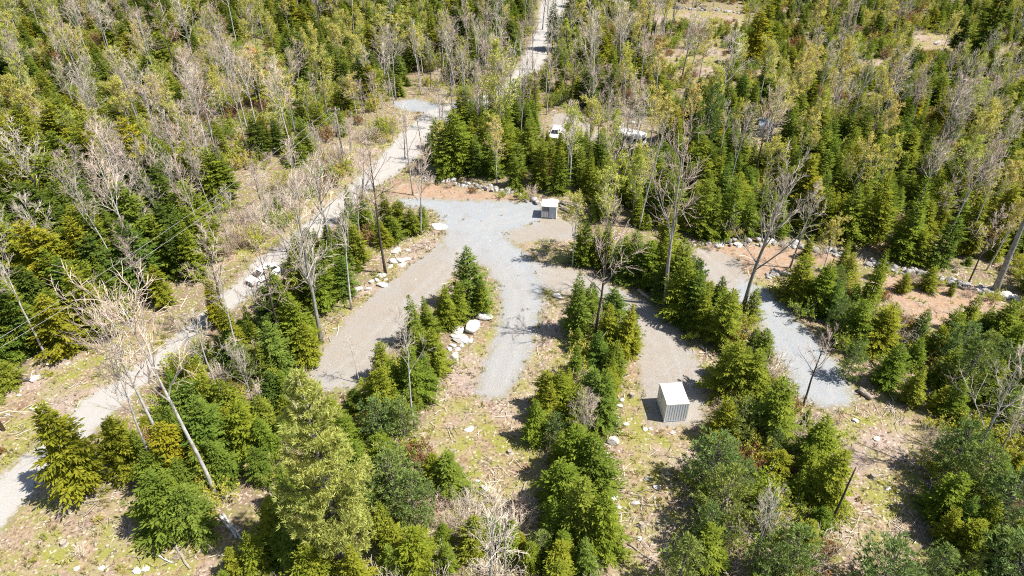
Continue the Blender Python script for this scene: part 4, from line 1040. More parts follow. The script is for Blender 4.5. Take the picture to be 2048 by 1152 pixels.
def stone_wall(label, pts, n, size, rows, seed):
    rg = np.random.default_rng(seed)
    P = np.array([gpt(*p)[:2] for p in pts])
    seg = np.hypot(*np.diff(P, axis=0).T); cum = np.concatenate([[0], np.cumsum(seg)])
    mid = P.mean(0)
    root = empty('stone_wall', (mid[0], mid[1], tz(*mid)))
    tag(root, label, 'stone wall')
    for i in range(n):
        t = (i + rg.random()) / n * cum[-1]
        k = min(len(seg) - 1, np.searchsorted(cum, t, 'right') - 1)
        p = P[k] + (P[k + 1] - P[k]) * (t - cum[k]) / seg[k]
        s = size * rg.uniform(0.4, 1.35) * (1.35 if rg.random() < 0.12 else 1)
        x = p[0] + rg.normal(0, 0.25); y = p[1] + rg.uniform(-rows, rows)
        o = link('stone', STONE[int(rg.integers(0, 8))], root)
        zz = tz(x, y) + s * 0.12 + (0.35 * size if rg.random() < 0.25 else 0)
        o.location = (x - mid[0], y - mid[1], zz - root.location.z)
        o.rotation_euler = (rg.normal(0, 0.25), rg.normal(0, 0.25), rg.random() * 6.28)
        o.scale = (s * rg.uniform(1.0, 1.35), s * rg.uniform(0.8, 1.05), s * rg.uniform(0.65, 0.9))
stone_wall('row of dumped grey fieldstones between orange dirt and dense firs, long and curving', [(1738, 529), (1765, 537), (1795, 545), (1835, 546), (1870, 556), (1900, 564), (1925, 575), (1960, 580), (1988, 584)], 88, 0.85, 0.8, 1)
stone_wall('broken row of fieldstones half in fir shade above the many stemmed tree', [(1376, 486), (1400, 490), (1430, 490), (1475, 489), (1545, 485), (1595, 491), (1620, 498), (1645, 502), (1690, 513)], 58, 0.85, 0.7, 2)
stone_wall('low row of pale stones along the back edge of the gravel yard', [(842, 356), (870, 361), (895, 364), (915, 368), (935, 371), (955, 376), (980, 377), (1000, 383), (1018, 386), (1035, 391), (1050, 397), (1068, 402), (1080, 406)], 95, 0.75, 0.7, 3)
stone_wall('far row of pale stones along the top of the distant cleared strip', [(1312, 13), (1350, 14), (1390, 20), (1415, 20), (1445, 22), (1480, 26)], 40, 0.95, 0.8, 4)
stone_wall('small heap of white stones on the dirt beside the round firs', [(1532, 552), (1545, 548), (1562, 545)], 26, 0.6, 0.7, 5)

# ------------------------------------------------------------------ the big pale pine in front
Hp = height_for(692, 1128, 742)
mb, lm = pine(777, Hp, 4.1, 17, bare=0.16, tl=0.42, nt_=13, per=26, bw=0.16, tip=0.85)
tm, _, _ = trunk_mb(Hp * 0.97, 0.27, rg0, 0.008)
g = gpt(692, 1128)
o = empty('white_pine', (g[0], g[1], tz(g[0], g[1])))
tag(o, 'tall pale green soft needled pine standing before all others, bare at its foot', 'pine tree', GROUPS['white_pine'])
link('crown', mb.mesh('crown', M['bigpine']), o); link('trunk', tm.mesh('trunk', M['bark'], True), o); link('limb', lm.mesh('limbs', M['darkbark']), o)

# ------------------------------------------------------------------ snags, poles, wires, logs
def snag(label, bx, by, tx, ty, r0, mat, tilt=0.0, name='dead_trunk', cat='dead trunk', stubs=6):
    h = height_for(bx, by, ty)
    g = gpt(bx, by)
    # lean so that the top falls on its pixel, at most slightly
    tops = gpt(tx, ty, h)
    lean = np.clip((tops[0] - g[0]) / h, -0.25, 0.25)
    rg = np.random.default_rng(int(bx * 7 + by))
    tmb, pts, rad = trunk_mb(h, r0, rg, 0.012, 7, 0.45, 8, (lean, 0), 0.8)
    o = empty(name, (g[0], g[1], tz(g[0], g[1])))
    tag(o, label, cat, 'dead standing trunks')
    link('trunk', tmb.mesh('trunk', M[mat], True), o)
    sb = MB()
    for i in range(stubs):
        k = rg.integers(2, 7); a = rg.random() * 6.28; l = rg.uniform(0.3, 1.3)
        sb.tube(np.array([pts[k], pts[k] + np.array([math.cos(a) * l, math.sin(a) * l, l * rg.uniform(-0.1, 0.5)])]), np.array([0.03, 0.012]), 4)
    link('broken_branch', sb.mesh('broken branch', M[mat]), o)
snag('straight black branchless trunk standing alone in the slash clearing', 1655, 1058, 1713, 936, 0.13, 'darkbark', stubs=2)
snag('thick grey leaning trunk at the end of the right stone wall', 1990, 583, 2058, 420, 0.42, 'bark', stubs=5)
snag('thin pale dead stem in the young firs between the two drives', 1202, 740, 1201, 668, 0.06, 'bark')
snag('bare dead stem rising out of the firs behind the gravel yard', 1160, 330, 1162, 250, 0.07, 'bark')
snag('slim dead stem beside the small car in the woods', 1087, 330, 1088, 245, 0.08, 'bark')
snag('grey dead trunk near the bottom edge in the dry brush', 1010, 1150, 1012, 1030, 0.12, 'bark', stubs=10)
snag('short dark dead trunk at the verge of the dirt road', 810, 318, 808, 262, 0.10, 'darkbark')
snag('dark dead stem in shadow of the roadside pale tree', 845, 300, 832, 232, 0.09, 'darkbark')
snag('black dead trunk between shrubs far beyond the camper', 1700, 78, 1712, 5, 0.2, 'darkbark')

def utility_pole(label, bx, by, h):
    g = gpt(bx, by)
    o = empty('utility_pole', (g[0], g[1], tz(g[0], g[1])))
    tag(o, label, 'utility pole')
    mb = MB(); mb.tube(np.array([(0, 0, -0.5), (0, 0, h * 0.5), (0, 0, h)]), np.array([0.17, 0.15, 0.12]), 10)
    link('pole', mb.mesh('pole', M['pole'], True), o)
    mb = MB(); mb.box((0, -0.15, h - 0.5), (1.6, 0.1, 0.12))
    a = link('cross_arm', mb.mesh('cross arm', M['pole']), o)
    for dx in (-0.7, 0.0, 0.7):
        mb = MB(); mb.tube(np.array([(dx, -0.15, h - 0.44), (dx, -0.15, h - 0.36), (dx, -0.15, h - 0.26)]), np.array([0.04, 0.06, 0.03]), 8)
        link('insulator', mb.mesh('insulator', M['lamp'], True), a)
    return np.array([g[0], g[1], h])
P1 = utility_pole('weathered utility pole beside the dirt road, farther one, at the wood edge', 688, 328, height_for(688, 328, 212))
P0 = utility_pole('weathered utility pole on the bank beside the dirt road, cut by the picture edge', 9, 862, 9.5)
def wire(label, a, b, sag, r=0.022):
    t = np.linspace(0, 1, 26)
    p = a[None] * (1 - t)[:, None] + b[None] * t[:, None]
    p[:, 2] -= sag * 4 * t * (1 - t)
    mb = MB(); mb.tube(p - p[0], r, 4)
    o = link('power_line', mb.mesh('power line', M['wire']), loc=tuple(p[0]))
    tag(o, label, 'wire', 'wires along the dirt road')
off = np.array([0.7, -0.15, -0.25])
wire('upper thin grey wire running from pole to pole above the roadside spruces', P0 + off * [-1, 1, 1], P1 + off * [-1, 1, 1], 1.2)
wire('lower thin grey wire hanging from pole to pole nearer the road', P0 + off, P1 + off, 1.7)

def fallen(label, ax, ay, bx, by, r, mat='wood', knots=4, name='fallen_log', cat='log', group='logs on the ground', lift=0.0):
    A = gpt(ax, ay); B = gpt(bx, by)
    rg = np.random.default_rng(int(ax * 13 + ay))
    n = 6; t = np.linspace(0, 1, n)
    p = A[None] * (1 - t)[:, None] + B[None] * t[:, None]
    p[:, :2] += rg.normal(0, 0.06, (n, 2))
    p[:, 2] = terrain(p[:, 0], p[:, 1]) + r * 0.8 + lift
    mb = MB(); mb.tube(p - p[0], np.linspace(r, r * 0.65, n), 7)
    o = link(name, mb.mesh('log', M[mat], True), loc=tuple(p[0]))
    tag(o, label, cat, group)
    if knots:
        s = MB()
        for i in range(knots):
            k = rg.integers(1, n - 1); a = rg.random() * 6.28; l = rg.uniform(0.3, 0.9)
            s.tube(np.array([p[k] - p[0], p[k] - p[0] + np.array([math.cos(a) * l, math.sin(a) * l, l * 0.6])]), np.array([r * 0.3, r * 0.1]), 4)
        link('branch_stub', s.mesh('branch stub', M[mat]), o)
for i, (a, b, c, d, r, lab, m) in enumerate([
    (437, 1030, 474, 1078, 0.16, 'pale log beside two others below the leaning birch, the upper', 'birch'),
    (446, 1030, 486, 1082, 0.14, 'pale log in the middle of three below the leaning birch', 'birch'),
    (455, 1036, 492, 1070, 0.12, 'thin pale log, shortest of three below the leaning birch', 'wood'),
    (36, 765, 62, 762, 0.22, 'dark brown log end against the grey bank boulder', 'darkbark'),
    (1278, 583, 1300, 600, 0.30, 'thick bleached log lying by the shaded edge of the right drive', 'wood'),
    (1300, 600, 1335, 612, 0.14, 'thin bleached log behind the thick one at the right drive', 'wood'),
    (1718, 784, 1740, 800, 0.38, 'short thick grey log at the end of the right gravel spur', 'wood'),
    (1780, 786, 1820, 812, 0.10, 'thin tan pole lying against the dark firs by the slash clearing', 'wood'),
    (1784, 792, 1826, 806, 0.09, 'second thin pole crossing the tan one by the dark firs', 'wood'),
    (340, 1075, 380, 1140, 0.15, 'grey log slanting through the debris near the bottom edge', 'wood'),
    (310, 1110, 345, 1128, 0.10, 'crooked pale branch lying across the debris pile', 'birch'),
    (1040, 985, 1065, 950, 0.10, 'grey log at the shaded foot of the middle fir strip', 'wood'),
    (885, 975, 960, 1015, 0.09, 'long white fallen branch pointing into the dry clearing', 'birch'),
    (1255, 1090, 1310, 1125, 0.10, 'slender grey log low in the container clearing', 'wood'),
    (1200, 868, 1218, 858, 0.15, 'bleached short log near the smooth white boulder', 'wood'),
    (1400, 690, 1425, 720, 0.12, 'bleached log in fir shade at the side of the right drive', 'wood'),
    (1745, 640, 1800, 660, 0.12, 'grey log among dark slash beside the orange dirt', 'wood'),
    (655, 640, 690, 625, 0.12, 'pale log along the verge of the left gravel drive', 'wood'),
    (1640, 905, 1690, 880, 0.08, 'thin stick log crossing the upper slash clearing', 'wood'),
    (1590, 790, 1565, 735, 0.0, '', 'wood')]):
    if r: fallen(lab, a, b, c, d, r, m)
for i, (a, b, c, d, r) in enumerate([(1119, 412, 1140, 421, .2), (1121, 408, 1146, 415, .2), (1122, 417, 1142, 428, .18), (1124, 404, 1150, 410, .18), (1128, 421, 1150, 431, .17), (1135, 413, 1158, 424, .2), (1140, 408, 1160, 417, .16)]):
    fallen(['lowest log of the heap at the cabin side, end to the cabin', 'long straight log across the top of the heap by the cabin', 'log nearest the open gravel in the heap by the cabin', 'log farthest back in the heap by the cabin, under shrubs', 'log at the outer lower corner of the heap by the cabin', 'bark stripped log in the middle of the heap by the cabin', 'short log at the wooded end of the heap by the cabin'][i], a, b, c, d, r, 'wood', 1, group='logs heaped beside the small cabin', lift=0.12 * (i % 3))

for px, py, r, hh, lab in [(1264, 793, 0.32, 0.45, 'brown tree stump on the clearing side opposite the container'), (1282, 1052, 0.26, 0.4, 'reddish tree stump low in the container clearing'), (905, 905, 0.28, 0.4, 'grey tree stump in the dry clearing beside the firs'), (1745, 955, 0.3, 0.45, 'grey tree stump amid sticks of the slash clearing'), (1020, 905, 0.25, 0.35, 'low tree stump in the open dry clearing below the middle spur'), (130, 1090, 0.3, 0.4, 'grey tree stump in the roadside corner grass'), (1800, 640, 0.3, 0.45, 'dark tree stump in slash beside the orange dirt')]:
    g = gpt(px, py); mb = MB(); rg = np.random.default_rng(px)
    z = np.array([-0.1, 0.05, hh * 0.5, hh]); mb.tube(np.stack([rg.normal(0, 0.02, 4), rg.normal(0, 0.02, 4), z], 1), np.array([1.5, 1.2, 1.0, 0.92]) * r, 9)
    o = link('tree_stump', mb.mesh('tree stump', M['wood']), loc=(g[0], g[1], tz(g[0], g[1]))); tag(o, lab, 'tree stump', 'stumps in the clearings')

# ------------------------------------------------------------------ ridged container
def frame_from(front_l, front_r, H, back_l):
    A = gpt(*front_l); B = gpt(*front_r)
    w = np.hypot(*(B - A)[:2]); ang = math.atan2(B[1] - A[1], B[0] - A[0])
    C = gpt(*back_l, z=H)
    dep = abs((C[0] - A[0]) * -math.sin(ang) + (C[1] - A[1]) * math.cos(ang))
    mid = (A + B) / 2
    return mid, ang, w, dep
Hc = 2.59
M['shadedwhite'] = plain_mat('shade tinted white paint', (0.70, 0.74, 0.80), 0.6, var=0.06, scale=2.0, spec=0.3)  # white paint; the blue grey of grazing light is put into the colour
mid, ang, W_, D_ = frame_from((1327, 846), (1372, 843.5), Hc, (1317.5, 768.5))
print('container', W_, D_)
o = empty('shipping_container', (mid[0], mid[1], tz(mid[0], mid[1] + 1.5) + 0.08), ang)
tag(o, 'short white roofed shipping container with ridged shade tinted white end, on the right drive', 'container')
def part(name, mb, mat, par, smooth=False):
    return link(name, mb.mesh(name, M[mat], smooth), par)
hw = W_ / 2
mb = MB(); mb.box((0, D_ / 2, Hc - 0.03), (W_ - 0.06, D_ - 0.06, 0.06)); mb.box((0, D_ / 2, Hc + 0.012), (W_ - 0.3, D_ - 0.3, 0.02)); part('roof', mb, 'white', o)
for sx in (-1, 1):                                          # side walls, shallow ribs
    mb = MB()
    n = 14; L0 = 0.14; L1 = D_ - 0.14
    for i in range(n):
        y0 = L0 + (L1 - L0) * i / n; y1 = L0 + (L1 - L0) * (i + 1) / n
        mb.box((sx * (hw - 0.05 - (0.012 if i % 2 else 0)), (y0 + y1) / 2, Hc / 2), (0.04, y1 - y0 - 0.004, Hc - 0.3))
    part('side_wall', mb, 'white', o)
    for yy in (0.07, D_ - 0.07):
        mb = MB(); mb.box((sx * (hw - 0.07), yy, Hc / 2), (0.135, 0.135, Hc - 0.13)); part('corner_post', mb, 'offwhite', o)
    for zz in (0.09, Hc - 0.11):
        mb = MB(); mb.box((sx * (hw - 0.06), D_ / 2, zz), (0.10, D_ - 0.285, 0.14)); part('side_rail', mb, 'offwhite', o)
mb = MB(); mb.box((-hw + 0.01, D_ * 0.62, Hc - 0.75), (0.05, 0.34, 0.28)); part('vent', mb, 'greysteel', o)
mb = MB(); n = 8                                             # ridged end
xs_ = []
wv = W_ - 0.30
for i in range(n):
    x0 = -wv / 2 + wv * i / n; p = wv / n
    xs_ += [(x0, 0.085), (x0 + p * 0.24, 0.085), (x0 + p * 0.36, 0.015), (x0 + p * 0.88, 0.015), (x0 + p, 0.085)]
V = []; F = []
for z in (0.16, Hc - 0.17):
    for x, y in xs_: V.append((x, y, z))
nn = len(xs_)
for i in range(nn - 1): F.append((i, i + 1, nn + i + 1, nn + i))
mb.add(V, F); part('ridged_wall', mb, 'shadedwhite', o)
mb = MB(); mb.box((0, 0.14, Hc / 2), (W_ - 0.29, 0.04, Hc - 0.34)); part('inner_wall', mb, 'greysteel', o)
mb = MB(); mb.box((0, D_ - 0.08, Hc / 2), (W_ - 0.29, 0.06, Hc - 0.3)); part('end_door', mb, 'offwhite', o)
for yy in (0.07, D_ - 0.07):
    for zz in (0.085, Hc - 0.10):
        mb = MB(); mb.box((0, yy, zz), (W_ - 0.285, 0.12, 0.15)); part('end_rail', mb, 'offwhite' if zz > 1 else 'greysteel', o)
for sx in (-1, 1):
    for yy in (0.08, D_ - 0.08):
        for zz in (0.06, Hc - 0.05):
            mb = MB(); mb.box((sx * (hw - 0.08), yy, zz), (0.178, 0.178, 0.125)); part('corner_casting', mb, 'offwhite', o)
# ------------------------------------------------------------------ small white roofed cabin
H2 = 2.15
mid, ang, W2, D2 = frame_from((1082.5, 436), (1112.5, 438), H2, (1085.6, 398))
print('cabin', W2, D2)
o = empty('equipment_cabin', (mid[0], mid[1], tz(mid[0], mid[1] + 1) + 0.06), ang)
tag(o, 'small cabin with flat white roof and grey panelled front beside the gravel yard', 'cabin')
h2 = W2 / 2
mb = MB(); mb.box((0, D2 / 2 - 0.03, H2 - 0.05), (W2 + 0.12, D2 + 0.16, 0.10)); part('roof', mb, 'white', o)
for sx in (-1, 1):
    mb = MB(); mb.box((sx * (h2 - 0.04), D2 / 2, (H2 - 0.1) / 2), (0.08, D2 - 0.12, H2 - 0.105)); part('side_wall', mb, 'white', o)
mb = MB(); mb.box((0, D2 - 0.06, (H2 - 0.1) / 2), (W2 - 0.17, 0.06, H2 - 0.11)); part('back_wall', mb, 'offwhite', o)
mb = MB(); mb.box((W2 * 0.23, 0.08, (H2 - 0.1) / 2), (W2 * 0.5, 0.08, H2 - 0.2)); pw = part('front_panel', mb, 'greysteel', o)
for i in range(5):
    mb = MB(); mb.box((W2 * (0.05 + 0.09 * i), 0.035, (H2 - 0.1) / 2), (0.03, 0.012, H2 - 0.3)); part('panel_rib', mb, 'greysteel', pw)
mb = MB(); mb.box((-W2 * 0.26, 0.08, 0.60), (W2 * 0.44, 0.07, 1.0)); dr = part('door', mb, 'greysteel', o)
for i in range(4):
    mb = MB(); mb.box((-W2 * (0.42 - 0.105 * i), 0.036, 0.6), (0.11, 0.02, 0.84)); part('door_rib', mb, 'offwhite', dr)
mb = MB(); mb.box((-W2 * 0.26, 0.10, 1.55), (W2 * 0.44, 0.05, 0.78)); lv = part('louvre_opening', mb, 'darksteel', o)
for i in range(6):
    mb = MB(); mb.box((-W2 * (0.44 - 0.072 * i), 0.062, 1.55), (0.045, 0.03, 0.74)); part('louvre_bar', mb, 'greysteel', lv)
mb = MB(); mb.box((-W2 * 0.26, 0.045, 1.13), (W2 * 0.46, 0.05, 0.06)); part('door_lintel', mb, 'offwhite', o)
for x in (-h2 + 0.05, 0, h2 - 0.05):
    mb = MB(); mb.box((x, 0.045, (H2 - 0.1) / 2), (0.07, 0.06, H2 - 0.12)); part('front_post', mb, 'offwhite' if x else 'greysteel', o)
mb = MB(); mb.box((0, D2 / 2, 0.02), (W2 - 0.02, D2 - 0.02, 0.08)); part('skid', mb, 'darksteel', o)

# ------------------------------------------------------------------ vehicles
def loft(mb, secs, tint=0.5):
    """secs: list of closed rings with the same number of points"""
    n = len(secs[0]); V = np.concatenate([np.asarray(s, float) for s in secs]); F = []
    for i in range(len(secs) - 1):
        for k in range(n):
            F.append((i * n + k, i * n + (k + 1) % n, (i + 1) * n + (k + 1) % n, (i + 1) * n + k))
    F.append(tuple(range(n - 1, -1, -1))); F.append(tuple((len(secs) - 1) * n + k for k in range(n)))
    mb.add(V, F, tint)
def ring(x, hw, z0, z1, c=0.12):
    return [(x, -hw + c, z0), (x, hw - c, z0), (x, hw, z0 + c), (x, hw, z1 - c), (x, hw - c, z1), (x, -hw + c, z1), (x, -hw, z1 - c), (x, -hw, z0 + c)]
def wheel(par, x, y, r=0.34, w=0.22):
    wz = r
    def ringdisc(r_, w_, nm, mt, p):
        mb = MB(); mb.tube(np.array([(x, y - w_ / 2, wz), (x, y - w_ * 0.3, wz), (x, y + w_ * 0.3, wz), (x, y + w_ / 2, wz)]), np.array([r_ * 0.93, r_, r_, r_ * 0.93]), 16)
        return part(nm, mb, mt, p, False)
    t = ringdisc(r, w, 'wheel', 'rubber', par)
    ringdisc(r * 0.62, w + 0.02, 'rim', 'offwhite', t)
def car(label, px, py, ang, kind):
    g = gpt(px, py)
    o = empty('parked_car', (g[0], g[1], tz(g[0], g[1]) + 0.03), ang)
    tag(o, label, 'car', 'cars in the woods')
    Lh = 2.25
    mb = MB()
    loft(mb, [ring(-Lh, 0.72, 0.42, 0.86), ring(-Lh + 0.12, 0.86, 0.30, 0.98), ring(-1.55, 0.90, 0.24, 1.02), ring(-0.2, 0.91, 0.22, 1.00), ring(0.95, 0.90, 0.24, 0.98), ring(1.75, 0.87, 0.28, 0.90), ring(2.1, 0.80, 0.32, 0.80), ring(Lh, 0.68, 0.40, 0.70)])
    part('body', mb, 'white', o, False)
    mb = MB()                                                       # glasshouse
    loft(mb, [ring(-2.0, 0.70, 0.95, 1.06, 0.04), ring(-1.65, 0.70, 0.95, 1.38, 0.08), ring(-1.1, 0.69, 0.95, 1.46, 0.08), ring(0.1, 0.69, 0.95, 1.47, 0.08), ring(0.55, 0.70, 0.95, 1.36, 0.08), ring(1.25, 0.74, 0.95, 1.00, 0.02)])
    part('window', mb, 'glass', o)
    mb = MB(); loft(mb, [ring(-1.72, 0.62, 1.40, 1.44, 0.015), ring(-1.1, 0.66, 1.445, 1.50, 0.02), ring(0.0, 0.66, 1.46, 1.51, 0.02), ring(0.42, 0.62, 1.40, 1.44, 0.015)]); part('roof', mb, 'white', o)
    for s in (-1, 1):
        for a, b in (((-1.95, 0.66, 1.0), (-1.6, 0.64, 1.42)), ((-0.75, 0.72, 0.97), (-0.75, 0.66, 1.46)), ((1.2, 0.73, 0.98), (0.4, 0.65, 1.42))):
            mb = MB(); mb.tube(np.array([(a[0], a[1] * s, a[2]), (b[0], b[1] * s, b[2])]), 0.045, 6); part('pillar', mb, 'white', o)
        mb = MB(); mb.box((2.12, 0.56 * s, 0.72), (0.16, 0.30, 0.13)); part('headlight', mb, 'lamp', o)
        mb = MB(); mb.box((-2.20, 0.62 * s, 0.80), (0.10, 0.20, 0.18)); part('tail_light', mb, 'redlens', o)
        mb = MB(); mb.box((0.75, 0.98 * s, 1.02), (0.14, 0.18, 0.12)); part('mirror', mb, 'white', o)
        for x in (-1.35, 1.38): wheel(o, x, 0.80 * s)
    mb = MB(); mb.box((2.22, 0, 0.60), (0.07, 0.8, 0.16)); part('grille', mb, 'darksteel', o)
    mb = MB(); mb.box((2.20, 0, 0.40), (0.12, 1.4, 0.14)); part('bumper', mb, 'darksteel', o)
car('white hatchback with dark windows on the dirt road behind the firs', 528, 556, R(232), 0)
car('small white car half hidden by firs beside the camper clearing', 1111, 273, R(255), 1)

def camper(px0, py0, px1, py1):
    A = gpt(px0, py0, 2.8); B = gpt(px1, py1, 2.8)                    # roof centre line, far end to near end
    ang = math.atan2(B[1] - A[1], B[0] - A[0]); Lc = np.hypot(*(B - A)[:2])
    m = (A + B) / 2
    print('camper length', Lc)
    o = empty('camper_trailer', (m[0], m[1], tz(m[0], m[1])), ang)
    tag(o, 'long white camper trailer parked in a gap in the firs', 'trailer')
    h = Lc / 2
    mb = MB(); loft(mb, [ring(-h, 1.10, 0.9, 2.3, 0.1), ring(-h + 0.15, 1.18, 0.6, 2.65, 0.12), ring(-h + 0.5, 1.2, 0.55, 2.78, 0.12), ring(h - 0.5, 1.2, 0.55, 2.78, 0.12), ring(h - 0.12, 1.18, 0.55, 2.68, 0.12), ring(h, 1.12, 0.7, 2.4, 0.1)]); part('body', mb, 'white', o)
    mb = MB(); mb.box((0.3, 0, 2.86), (0.95, 0.7, 0.16)); part('air_conditioner', mb, 'offwhite', o)
    for x in (-1.6, 1.5):
        mb = MB(); mb.box((x, 0.1, 2.83), (0.42, 0.42, 0.10)); part('roof_vent', mb, 'greysteel', o)
    for x, l in ((-2.0, 0.9), (0.0, 1.2), (1.9, 0.8)):
        for s in (-1, 1):
            mb = MB(); mb.box((x, s * 1.20, 1.85), (l, 0.04, 0.6)); part('window', mb, 'glass', o)
    mb = MB(); mb.box((h - 0.035, 0, 1.95), (0.10, 1.5, 0.55)); part('window', mb, 'glass', o)
    mb = MB(); mb.box((1.05, -1.205, 1.55), (0.65, 0.05, 1.75)); d = part('door', mb, 'offwhite', o)
    mb = MB(); mb.box((0.82, -1.245, 1.5), (0.06, 0.03, 0.12)); part('handle', mb, 'darksteel', d)
    for s in (-1, 1):
        mb = MB(); mb.box((0, s * 1.206, 1.2), (Lc - 1.3, 0.02, 0.14)); part('stripe', mb, 'greysteel', o)
        for x in (-0.45, 0.45): wheel(o, x, 1.02 * s, 0.33, 0.2)
    mb = MB(); mb.tube(np.array([(-h + 0.5, -1.28, 2.55), (h - 1.0, -1.28, 2.55)]), 0.07, 8); part('awning_roll', mb, 'offwhite', o)
    mb = MB(); mb.tube(np.array([(-h + 0.1, 0.6, 0.5), (-h - 1.1, 0.0, 0.5)]), 0.05, 6); mb.tube(np.array([(-h + 0.1, -0.6, 0.5), (-h - 1.1, 0.0, 0.5)]), 0.05, 6); mb.tube(np.array([(-h - 0.9, 0, 0.5), (-h - 0.9, 0, 0.0)]), 0.04, 6); part('hitch', mb, 'darksteel', o)
camper(1230, 256, 1289, 271)

def shed(px, py, ang):
    g = gpt(px, py)
    o = empty('garden_shed', (g[0], g[1], tz(g[0], g[1])), ang)
    tag(o, 'little shed with blue grey roof deep among leafless shrubs', 'shed')
    w, d, h = 2.4, 2.6, 2.0
    for s in (-1, 1):
        mb = MB(); mb.box((s * (w / 2 - 0.04), 0, h / 2), (0.08, d, h)); part('wall', mb, 'greysteel', o)
        mb = MB(); mb.box((0, s * (d / 2 - 0.045), h / 2), (w - 0.165, 0.08, h)); part('wall', mb, 'greysteel', o)
    mb = MB(); V = [(-w / 2 - .15, -d / 2 - .15, h + .02), (w / 2 + .15, -d / 2 - .15, h + .02), (w / 2 + .15, d / 2 + .15, h + .45), (-w / 2 - .15, d / 2 + .15, h + .45)]
    V += [(x, y, z + 0.09) for x, y, z in V]
    mb.add(V, [(0, 3, 2, 1), (4, 5, 6, 7), (0, 1, 5, 4), (1, 2, 6, 5), (2, 3, 7, 6), (3, 0, 4, 7)]); part('roof', mb, 'bluegrey', o)
    mb = MB(); mb.box((0.3, -d / 2 - 0.01, 0.92), (0.8, 0.05, 1.75)); dd = part('door', mb, 'offwhite', o)
    mb = MB(); mb.box((0.02, -d / 2 - 0.05, 0.95), (0.06, 0.05, 0.1)); part('handle', mb, 'darksteel', dd)
shed(1528, 268, R(-12))
def tent(px, py):
    g = gpt(px, py)
    o = empty('dome_tent', (g[0], g[1], tz(g[0], g[1])), R(-15))
    tag(o, 'orange red topped dome shelter among the pale leafless trees', 'tent')
    def dome(r0, r1, z0, z1, mat, nm):
        mb = MB(); secs = []
        for i in range(7):
            a = i / 6.0
            zz = z0 + (z1 - z0) * a
            f = math.sqrt(max(0.0, 1 - (zz / 1.75) ** 2))
            secs.append([(2.0 * f * math.cos(k * math.pi / 6), 1.5 * f * math.sin(k * math.pi / 6), zz) for k in range(12)])
        loft(mb, secs); return part(nm, mb, mat, o)
    dome(0, 0, 0.0, 0.8, 'offwhite', 'lower_wall'); dome(0, 0, 0.8, 1.72, 'tarp', 'rain_fly')
    mb = MB(); mb.box((0.2, -1.43, 0.4), (0.9, 0.08, 0.7)); part('door', mb, 'greysteel', o)
tent(512, 112)

# ------------------------------------------------------------------ ground cover nobody could count
def tuft_mesh(seed, n, h, mat):
    rg = np.random.default_rng(seed); mb = MB()
    a = rg.random(n) * 6.28; sp = rg.uniform(0.1, 0.9, n)
    O = np.stack([rg.normal(0, 0.08, n), rg.normal(0, 0.08, n), np.zeros(n)], 1)
    D = np.stack([np.cos(a) * sp, np.sin(a) * sp, np.ones(n)], 1)
    sprays(mb, O, D, np.stack([np.cos(a), np.sin(a), 0.2 * a], 1), h * rg.uniform(0.6, 1.2, n), 0.05 * np.ones(n) * h / 0.3, rg.uniform(0.1, 0.9, n))
    return mb.mesh('tuft', mat)
def stick_mesh(seed, mat):
    rg = np.random.default_rng(seed); mb = MB()
    for i in range(5):
        a = rg.random() * 6.28; l = rg.uniform(0.4, 1.6); c = rg.normal(0, 0.45, 2); z = rg.uniform(0.03, 0.25)
        d = np.array([math.cos(a), math.sin(a), rg.normal(0, 0.15)]) * l / 2
        c3 = np.array([c[0], c[1], z]); b = rg.normal(0, 0.08, 3)
        mb.tube(np.array([c3 - d, c3 + b, c3 + d]), np.array([0.028, 0.024, 0.012]), 3, 0.5, 0, False)
    return mb.mesh('sticks', mat)
def cover(name, meshes, N_, accept, seed, s0, s1, zo=0.0):
    coll = bpy.data.collections.new(name + ' patterns')
    for i, me in enumerate(meshes):
        coll.objects.link(bpy.data.objects.new('%s_pattern_%02d' % (name, i), me))
    r = np.random.default_rng(seed)
    px = r.uniform(-60, 2110, N_); py = r.uniform(120, 1200, N_)
    # uniform on the ground: draw by area, not by pixel
    b = (py - 576) / FPX
    dd = CAMH / (SP + b * CP)
    wgt = (dd / dd.max()) ** 2.2
    k = r.random(N_) < wgt / np.quantile(wgt, 0.97)
    px, py, dd, b = px[k], py[k], dd[k], b[k]
    X = (px - 1024) / FPX * dd; Y = dd * (CP - b * SP)
    k = accept(X, Y, r)
    X, Y = X[k], Y[k]; n = len(X)
    s = r.uniform(s0, s1, n)
    scatter(name, coll, np.stack([X, Y, terrain(X, Y) + zo], 1), r.integers(0, len(meshes), n), np.stack([np.zeros(n), np.zeros(n), r.random(n) * 6.28], 1), np.stack([s, s, s], 1))
    print(name, n)
def dist_tracks(X, Y):
    return np.minimum(np.minimum(sdf_many(BLUE_GRAVEL, X, Y), sdf_many(BROWN_GRAVEL, X, Y)), sdf_many(PALE_ROAD, X, Y))
def acc_grass(X, Y, r):
    dt = dist_tracks(X, Y); dg = sdf_many(GRASS, X, Y); nz = vnoise(X / 2.3, Y / 2.3)
    edge = (dt > -0.35) & (dt < 1.6) & (nz > 0.35)
    return edge & (r.random(len(X)) < 0.8) | ((dg < 0.5) & (dt > 0) & (r.random(len(X)) < np.clip((nz - 0.4) * 2.2, 0.05, 0.9))) | ((dt < -0.3) & (nz > 0.72) & (r.random(len(X)) < 0.05))
cover('verge_grass', [tuft_mesh(i, 9, 0.26, M['grass']) for i in range(5)], 90000, acc_grass, 21, 0.7, 1.7)
